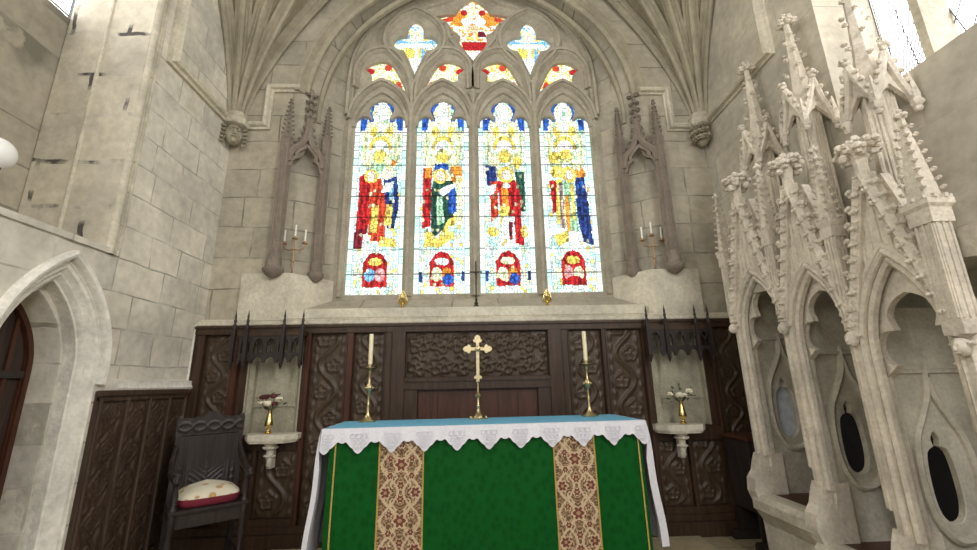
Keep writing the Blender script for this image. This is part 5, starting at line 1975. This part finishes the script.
# ---- things on the window ledge
LZ = 2.252
for x, lab in ((-0.775, 'small brass bell-shaped lamp on the window ledge under the left mullion'), (0.80, 'small brass bell-shaped lamp on the window ledge under the right mullion')):
    r = tag(empty('sanctuary_lamp', (x, 4.56, LZ)), lab, 'lamp', 'brass lamps on the window ledge')
    MB().lathe([(0.034, 0), (0.036, 0.006), (0.02, 0.016), (0.012, 0.03), (0.024, 0.045)], (0, 0, 0), 14).build('foot', m_brass, r)
    MB().lathe([(0.02, 0.04), (0.05, 0.055), (0.058, 0.075), (0.048, 0.10), (0.03, 0.115)], (0, 0, 0), 18).build('bowl', m_brass, r)
    MB().lathe([(0.03, 0.113), (0.022, 0.15), (0.012, 0.175), (0.012, 0.185), (0.004, 0.205)], (0, 0, 0), 12).build('cover', m_brass, r)
    MB().tube([(-0.05, 0, 0.08), (-0.03, 0, 0.15), (0, 0, 0.20), (0.03, 0, 0.15), (0.05, 0, 0.08)], 0.004, 6).build('handle', m_brass, r)
r = tag(empty('crucifix', (0.02, 4.56, LZ)), 'small dark standing crucifix on the window ledge in front of the middle mullion', 'crucifix')
MB().lathe([(0.035, 0), (0.035, 0.012), (0.018, 0.03), (0.022, 0.05), (0.010, 0.065), (0.016, 0.085), (0.008, 0.10), (0.014, 0.125), (0.008, 0.145)], (0, 0, 0), 12).build('foot', m_iron, r)
MB().box(-0.008, 0.008, -0.006, 0.006, 0.14, 0.52).box(-0.07, 0.07, -0.006, 0.006, 0.39, 0.405).build('cross', m_iron, r, bevel=0.002)
mb = MB()
mb.tube([(0, -0.014, 0.27), (0.002, -0.016, 0.32), (0, -0.014, 0.37)], [0.005, 0.009, 0.011], 6)
mb.tube([(-0.055, -0.012, 0.40), (0, -0.014, 0.375), (0.055, -0.012, 0.40)], [0.003, 0.005, 0.003], 6)
mb.blob((0, -0.016, 0.395), 0.011, jit=0)
mb.build('figure', m_iron, r)

# ---- credence shelves with brackets, vases of flowers
def shelf(x, lab):
    r = tag(empty('credence_shelf', (x, 4.42, 0.95)), lab, 'shelf', 'bracketed shelves before the niches')
    P = [(-0.25, 0.09), (-0.25, -0.04), (-0.17, -0.15), (0.17, -0.15), (0.25, -0.04), (0.25, 0.09)]
    MB().prism([(a * 0.92, b * 0.9) for a, b in P], -0.005, 0.012).prism([(a * 0.97, b * 0.97) for a, b in P], 0.012, 0.022).prism(P, 0.022, 0.074).build('slab', m_pale, r, smooth=False)
    mb = MB()
    mb.lathe([(0.012, -0.235), (0.03, -0.21), (0.028, -0.17), (0.04, -0.13), (0.034, -0.09), (0.05, -0.04), (0.075, -0.005)], (0, -0.03, 0), 10)
    for q in range(10):
        a = pi + q * pi / 9
        mb.leaf_knob((0.048 * cos(a), -0.03 + 0.048 * sin(a), -0.055), 0.018, (cos(a), sin(a), 0.4))
        mb.leaf_knob((0.035 * cos(a), -0.03 + 0.035 * sin(a), -0.13), 0.014, (cos(a), sin(a), 0.4))
    mb.box(-0.02, 0.02, -0.03, 0.05, -0.24, 0)
    mb.build('bracket', m_pale, r)
    return r


shelf(-1.955, 'pale stone bracketed shelf under the left plastered niche')
shelf(2.02, 'pale stone bracketed shelf under the right plastered niche')


def vase(x, y, z, lab, red, seed):
    q = random.Random(seed)
    r = tag(empty('flower_vase', (x, y, z)), lab, 'vase', 'brass vases of flowers on the shelves')
    MB().lathe([(0.036, 0), (0.038, 0.006), (0.024, 0.016), (0.018, 0.032), (0.024, 0.045), (0.038, 0.065), (0.040, 0.08), (0.034, 0.11), (0.021, 0.17), (0.017, 0.20), (0.022, 0.215), (0.017, 0.214)], (0, 0, 0), 20).build('vase', m_brass, r)
    spots = [(-0.02, -0.03, 0.275, 0.040, 0), (0.085, -0.02, 0.31, 0.036, 0), (-0.10, 0.0, 0.285, 0.028, 0), (-0.055, 0.0, 0.335, 0.040, 1), (0.02, 0.01, 0.34, 0.036, 1), (0.04, -0.02, 0.27, 0.028, 1 if red else 0), (-0.10, 0.01, 0.33, 0.026, 1)]
    for fx_, fy_, fz_, s_, k in spots:
        if k and not red:
            continue
        mb = MB()
        for a in range(7):
            an = a * 2 * pi / 7
            mb.blob((fx_ + s_ * 0.5 * cos(an), fy_ + s_ * 0.4 * sin(an) - 0.004, fz_ + s_ * 0.25 * sin(an * 2)), s_ * 0.52, (1, 1, 0.9), jit=0.15)
        mb.blob((fx_, fy_ - s_ * 0.3, fz_ + s_ * 0.2), s_ * 0.5, jit=0.2)
        f = mb.build('blossom', m_petalr if k else m_petalw, r)
        MB().tube([(fx_ * 0.1, fy_ * 0.1, 0.20), (fx_ * 0.6, fy_ * 0.5, 0.24), (fx_, fy_, fz_)], 0.003, 5).build('stem', m_leaf, f)
    mb = MB()
    for k in range(26):
        an = q.uniform(0, 2 * pi)
        R_ = q.uniform(0.03, 0.13)
        c = Vector((R_ * cos(an), R_ * 0.5 * sin(an), q.uniform(0.21, 0.36)))
        d = Vector((cos(an), sin(an) * 0.6, q.uniform(-0.2, 0.8))).normalized() * 0.045
        sd = d.cross(Vector((0, 0.3, 1))).normalized() * 0.012
        mb.add([tuple(c), tuple(c + d * 0.5 + sd), tuple(c + d), tuple(c + d * 0.5 - sd), tuple(c + d * 0.5 + Vector((0, 0, 0.006)))], [(0, 1, 4), (1, 2, 4), (2, 3, 4), (3, 0, 4)])
    for k in range(8):
        an = q.uniform(0, 2 * pi)
        mb.tube([(0, 0, 0.2), (0.06 * cos(an), 0.03 * sin(an), 0.25), (0.11 * cos(an), 0.05 * sin(an), 0.30)], 0.0025, 4)
    mb.build('foliage', m_leaf, r, ang=70)
    return r


vase(-1.99, 4.38, 1.029, 'brass vase of cream and dark red flowers on the left shelf', True, 3)
vase(2.055, 4.38, 1.029, 'brass vase of cream flowers on the right shelf', False, 5)


# ============================================================ CHAIRS
def armchair(lab):
    r = tag(empty('armchair'), lab, 'chair')
    SW, SZ = 0.27, 0.50
    for sx in (-1, 1):
        MB().tube([(sx * (SW - 0.02), 0.21, 0.0), (sx * (SW - 0.02), 0.21, 0.5), (sx * (SW - 0.025), 0.27, 1.14)], [0.028, 0.028, 0.024], 4, rot=pi / 4).build('back_post', m_chair, r)
        MB().lathe([(0.03, 0), (0.03, 0.06), (0.018, 0.08), (0.026, 0.14), (0.02, 0.2), (0.03, 0.28), (0.02, 0.34), (0.03, 0.38), (0.03, 0.52), (0.018, 0.54), (0.026, 0.6), (0.018, 0.66), (0.024, 0.70)], (sx * (SW - 0.02), -0.20, 0), 10).build('front_leg', m_chair, r)
        MB().tube([(sx * (SW - 0.03), 0.255, 0.93), (sx * (SW + 0.0), 0.16, 0.80), (sx * (SW + 0.01), 0.0, 0.72), (sx * (SW + 0.0), -0.14, 0.72), (sx * (SW - 0.01), -0.25, 0.715), (sx * (SW - 0.01), -0.275, 0.69)], [0.02, 0.024, 0.024, 0.026, 0.03, 0.02], 8).build('arm', m_chair, r)
        MB().box(sx * (SW - 0.02) - 0.012, sx * (SW - 0.02) + 0.012, -0.18, 0.2, 0.10, 0.14).build('stretcher', m_chair, r, bevel=0.003)
        MB().box(sx * (SW - 0.02) - 0.014, sx * (SW - 0.02) + 0.014, -0.18, 0.2, 0.40, 0.48).build('side_rail', m_chair, r, bevel=0.003)
    MB().box(-SW + 0.01, SW - 0.01, -0.215, -0.185, 0.38, 0.48).build('front_rail', m_chair, r, bevel=0.004)
    MB().box(-SW + 0.01, SW - 0.01, -0.21, -0.19, 0.09, 0.14).build('stretcher', m_chair, r, bevel=0.003)
    MB().box(-SW - 0.01, SW + 0.01, -0.245, 0.22, 0.48, 0.505).build('seat', m_chair, r, bevel=0.006)

    def bp(a, b, h):
        t = (b - 0.5) / 0.64
        return (a, 0.205 + 0.06 * t - h, b)

    def backcarve(u, v, W_, H_):
        x, z = u - W_ / 2, v
        R = W_ * 0.34
        zc = H_ * 0.48
        if z > zc:
            d = math.hypot(x, z - zc)
        else:
            d = abs(x)
        h = ridge(d - R, 0.012) + 0.7 * ridge(d - R * 0.82, 0.009)
        if d < R * 0.75:
            h += 0.8 * ridge(x, 0.008) if z < zc + R * 0.5 else 0
            h += 0.6 * ridge(sin((z - abs(x) * 0.8) * 75), 0.5) * (1 if abs(x) > 0.01 else 0.4)
        if d > R * 1.12:
            h += 0.6 * ridge(sin(x * 60) * sin(z * 55), 0.35)
        return min(1, h)
    carve('carved_back', -SW + 0.02, SW - 0.02, 0.505, 0.98, 0.008, backcarve, bp, m_chair, r, amp=0.012)
    MB().box(-SW + 0.02, SW - 0.02, 0.22, 0.25, 0.52, 0.98).build('back_board', m_chair, r, smooth=False)
    carve('carved_rail', -SW + 0.01, SW - 0.01, 1.0, 1.10, 0.007, lambda u, v, W_, H_: min(1, ridge(sin(u * 28) * 0.035 - (v - H_ / 2), 0.010) + ridge(sin(u * 28 + pi) * 0.035 - (v - H_ / 2), 0.010)), lambda a, b, h: (a, 0.240 - h, b), m_chair, r, amp=0.010)
    crest = [(-SW, 0.985), (-SW, 1.12), (-SW + 0.02, 1.135)] + [(a, 1.115 + 0.05 * exp(-(a / 0.07) ** 2) + 0.012 * abs(sin(a * 40))) for a in [(-0.23 + 0.46 * i / 40) for i in range(41)]] + [(SW - 0.02, 1.135), (SW, 1.12), (SW, 0.985)]
    cut('crest_rail', [crest], 0.014, 0.003, m_chair, XZ(0.256), r)
    return r


ch = armchair('dark carved oak armchair with a cream seat cushion in the left corner')
ch.location = (-2.27, 4.00, 0)
ch.rotation_euler = (0, 0, radians(38))
ch.scale = (0.98, 0.98, 1.07)
# low dark desk tucked into the right corner
r = tag(empty('prayer_desk', (2.62, 4.19, 0)), 'low dark oak desk in shadow between the right shelf and the stone seats', 'desk')
MB().box(-0.20, 0.20, -0.19, 0.22, 0.90, 0.93).build('top', m_oakr, r, bevel=0.005)
MB().box(-0.17, 0.18, -0.17, -0.145, 0.08, 0.90).build('side_panel', m_chair, r, bevel=0.003)
MB().box(-0.17, 0.18, 0.175, 0.20, 0.08, 0.90).build('side_panel', m_chair, r, bevel=0.003)
MB().box(-0.175, -0.15, -0.15, 0.18, 0.30, 0.90).build('front_panel', m_chair, r, bevel=0.003)
MB().box(-0.23, 0.19, -0.19, -0.13, 0.0, 0.08).build('foot', m_chair, r, bevel=0.01)
MB().box(-0.23, 0.19, 0.16, 0.22, 0.0, 0.08).build('foot', m_chair, r, bevel=0.01)

# cushion
r = tag(empty('seat_cushion', (-2.27, 4.00, 0.542), radians(38)), 'cream embroidered cushion with dark red border on the left armchair', 'cushion')
loops = []
for t in range(9):
    a = -pi / 2 + pi * t / 8
    s_ = 0.9 + 0.1 * cos(a)
    z = 0.045 + 0.045 * sin(a)
    L_ = []
    for k in range(40):
        an = 2 * pi * k / 40
        e = 0.5
        cx_, sy_ = abs(cos(an)) ** e * (1 if cos(an) > 0 else -1), abs(sin(an)) ** e * (1 if sin(an) > 0 else -1)
        L_.append((0.225 * s_ * cx_, -0.02 + 0.195 * s_ * sy_, z))
    loops.append(L_)
top = [[(x * q, (y + 0.02) * q - 0.02, 0.09 + 0.05 * (1 - q * q) ** 0.8 + 0.05 * max(0.0, (y + 0.02) / 0.2) * (1 - abs(x) / 0.24) * q) for x, y, _ in loops[-1]] for q in (0.97, 0.85, 0.65, 0.4, 0.15)]
MB().loft(loops[:6], True, True).build('border', m_cush, r)
cm, nt, b = nodes('embroidered_cream')
L = nt.links.new
tc = N(nt, 'ShaderNodeTexCoord')
vo = N(nt, 'ShaderNodeTexVoronoi')
vo.inputs['Scale'].default_value = 12
L(tc.outputs['Object'], vo.inputs['Vector'])
r1 = ramp(nt, [(0.0, (0.62, 0.40, 0.13)), (0.28, (0.50, 0.33, 0.16)), (0.34, (0.74, 0.68, 0.52)), (1.0, (0.80, 0.75, 0.62))])
L(vo.outputs['Distance'], r1.inputs['Fac'])
L(r1.outputs[0], b.inputs['Base Color'])
b.inputs['Roughness'].default_value = 0.9
MB().loft([[(x * 0.995, y, z) for x, y, z in loops[5]], loops[6]] + [[(x, y, z) for x, y, z in l] for l in top], True, True).build('cover', cm, r)

# ---- white globe lamp in the window recess
r = tag(empty('globe_lamp', (-3.02, 2.50, 2.62)), 'white globe lamp standing on the sill of the left window recess', 'lamp')
MB().lathe([(0.06, 0.0), (0.06, 0.015), (0.02, 0.03), (0.015, 0.16), (0.04, 0.19), (0.05, 0.21)], (0, 0, 0), 16).build('stand', m_iron, r)
gl = []
for t in range(1, 16):
    a = pi * t / 16
    gl.append((0.105 * sin(a), 0.30 - 0.105 * cos(a)))
MB().lathe(gl, (0, 0, 0), 28).build('globe', m_globe, r)
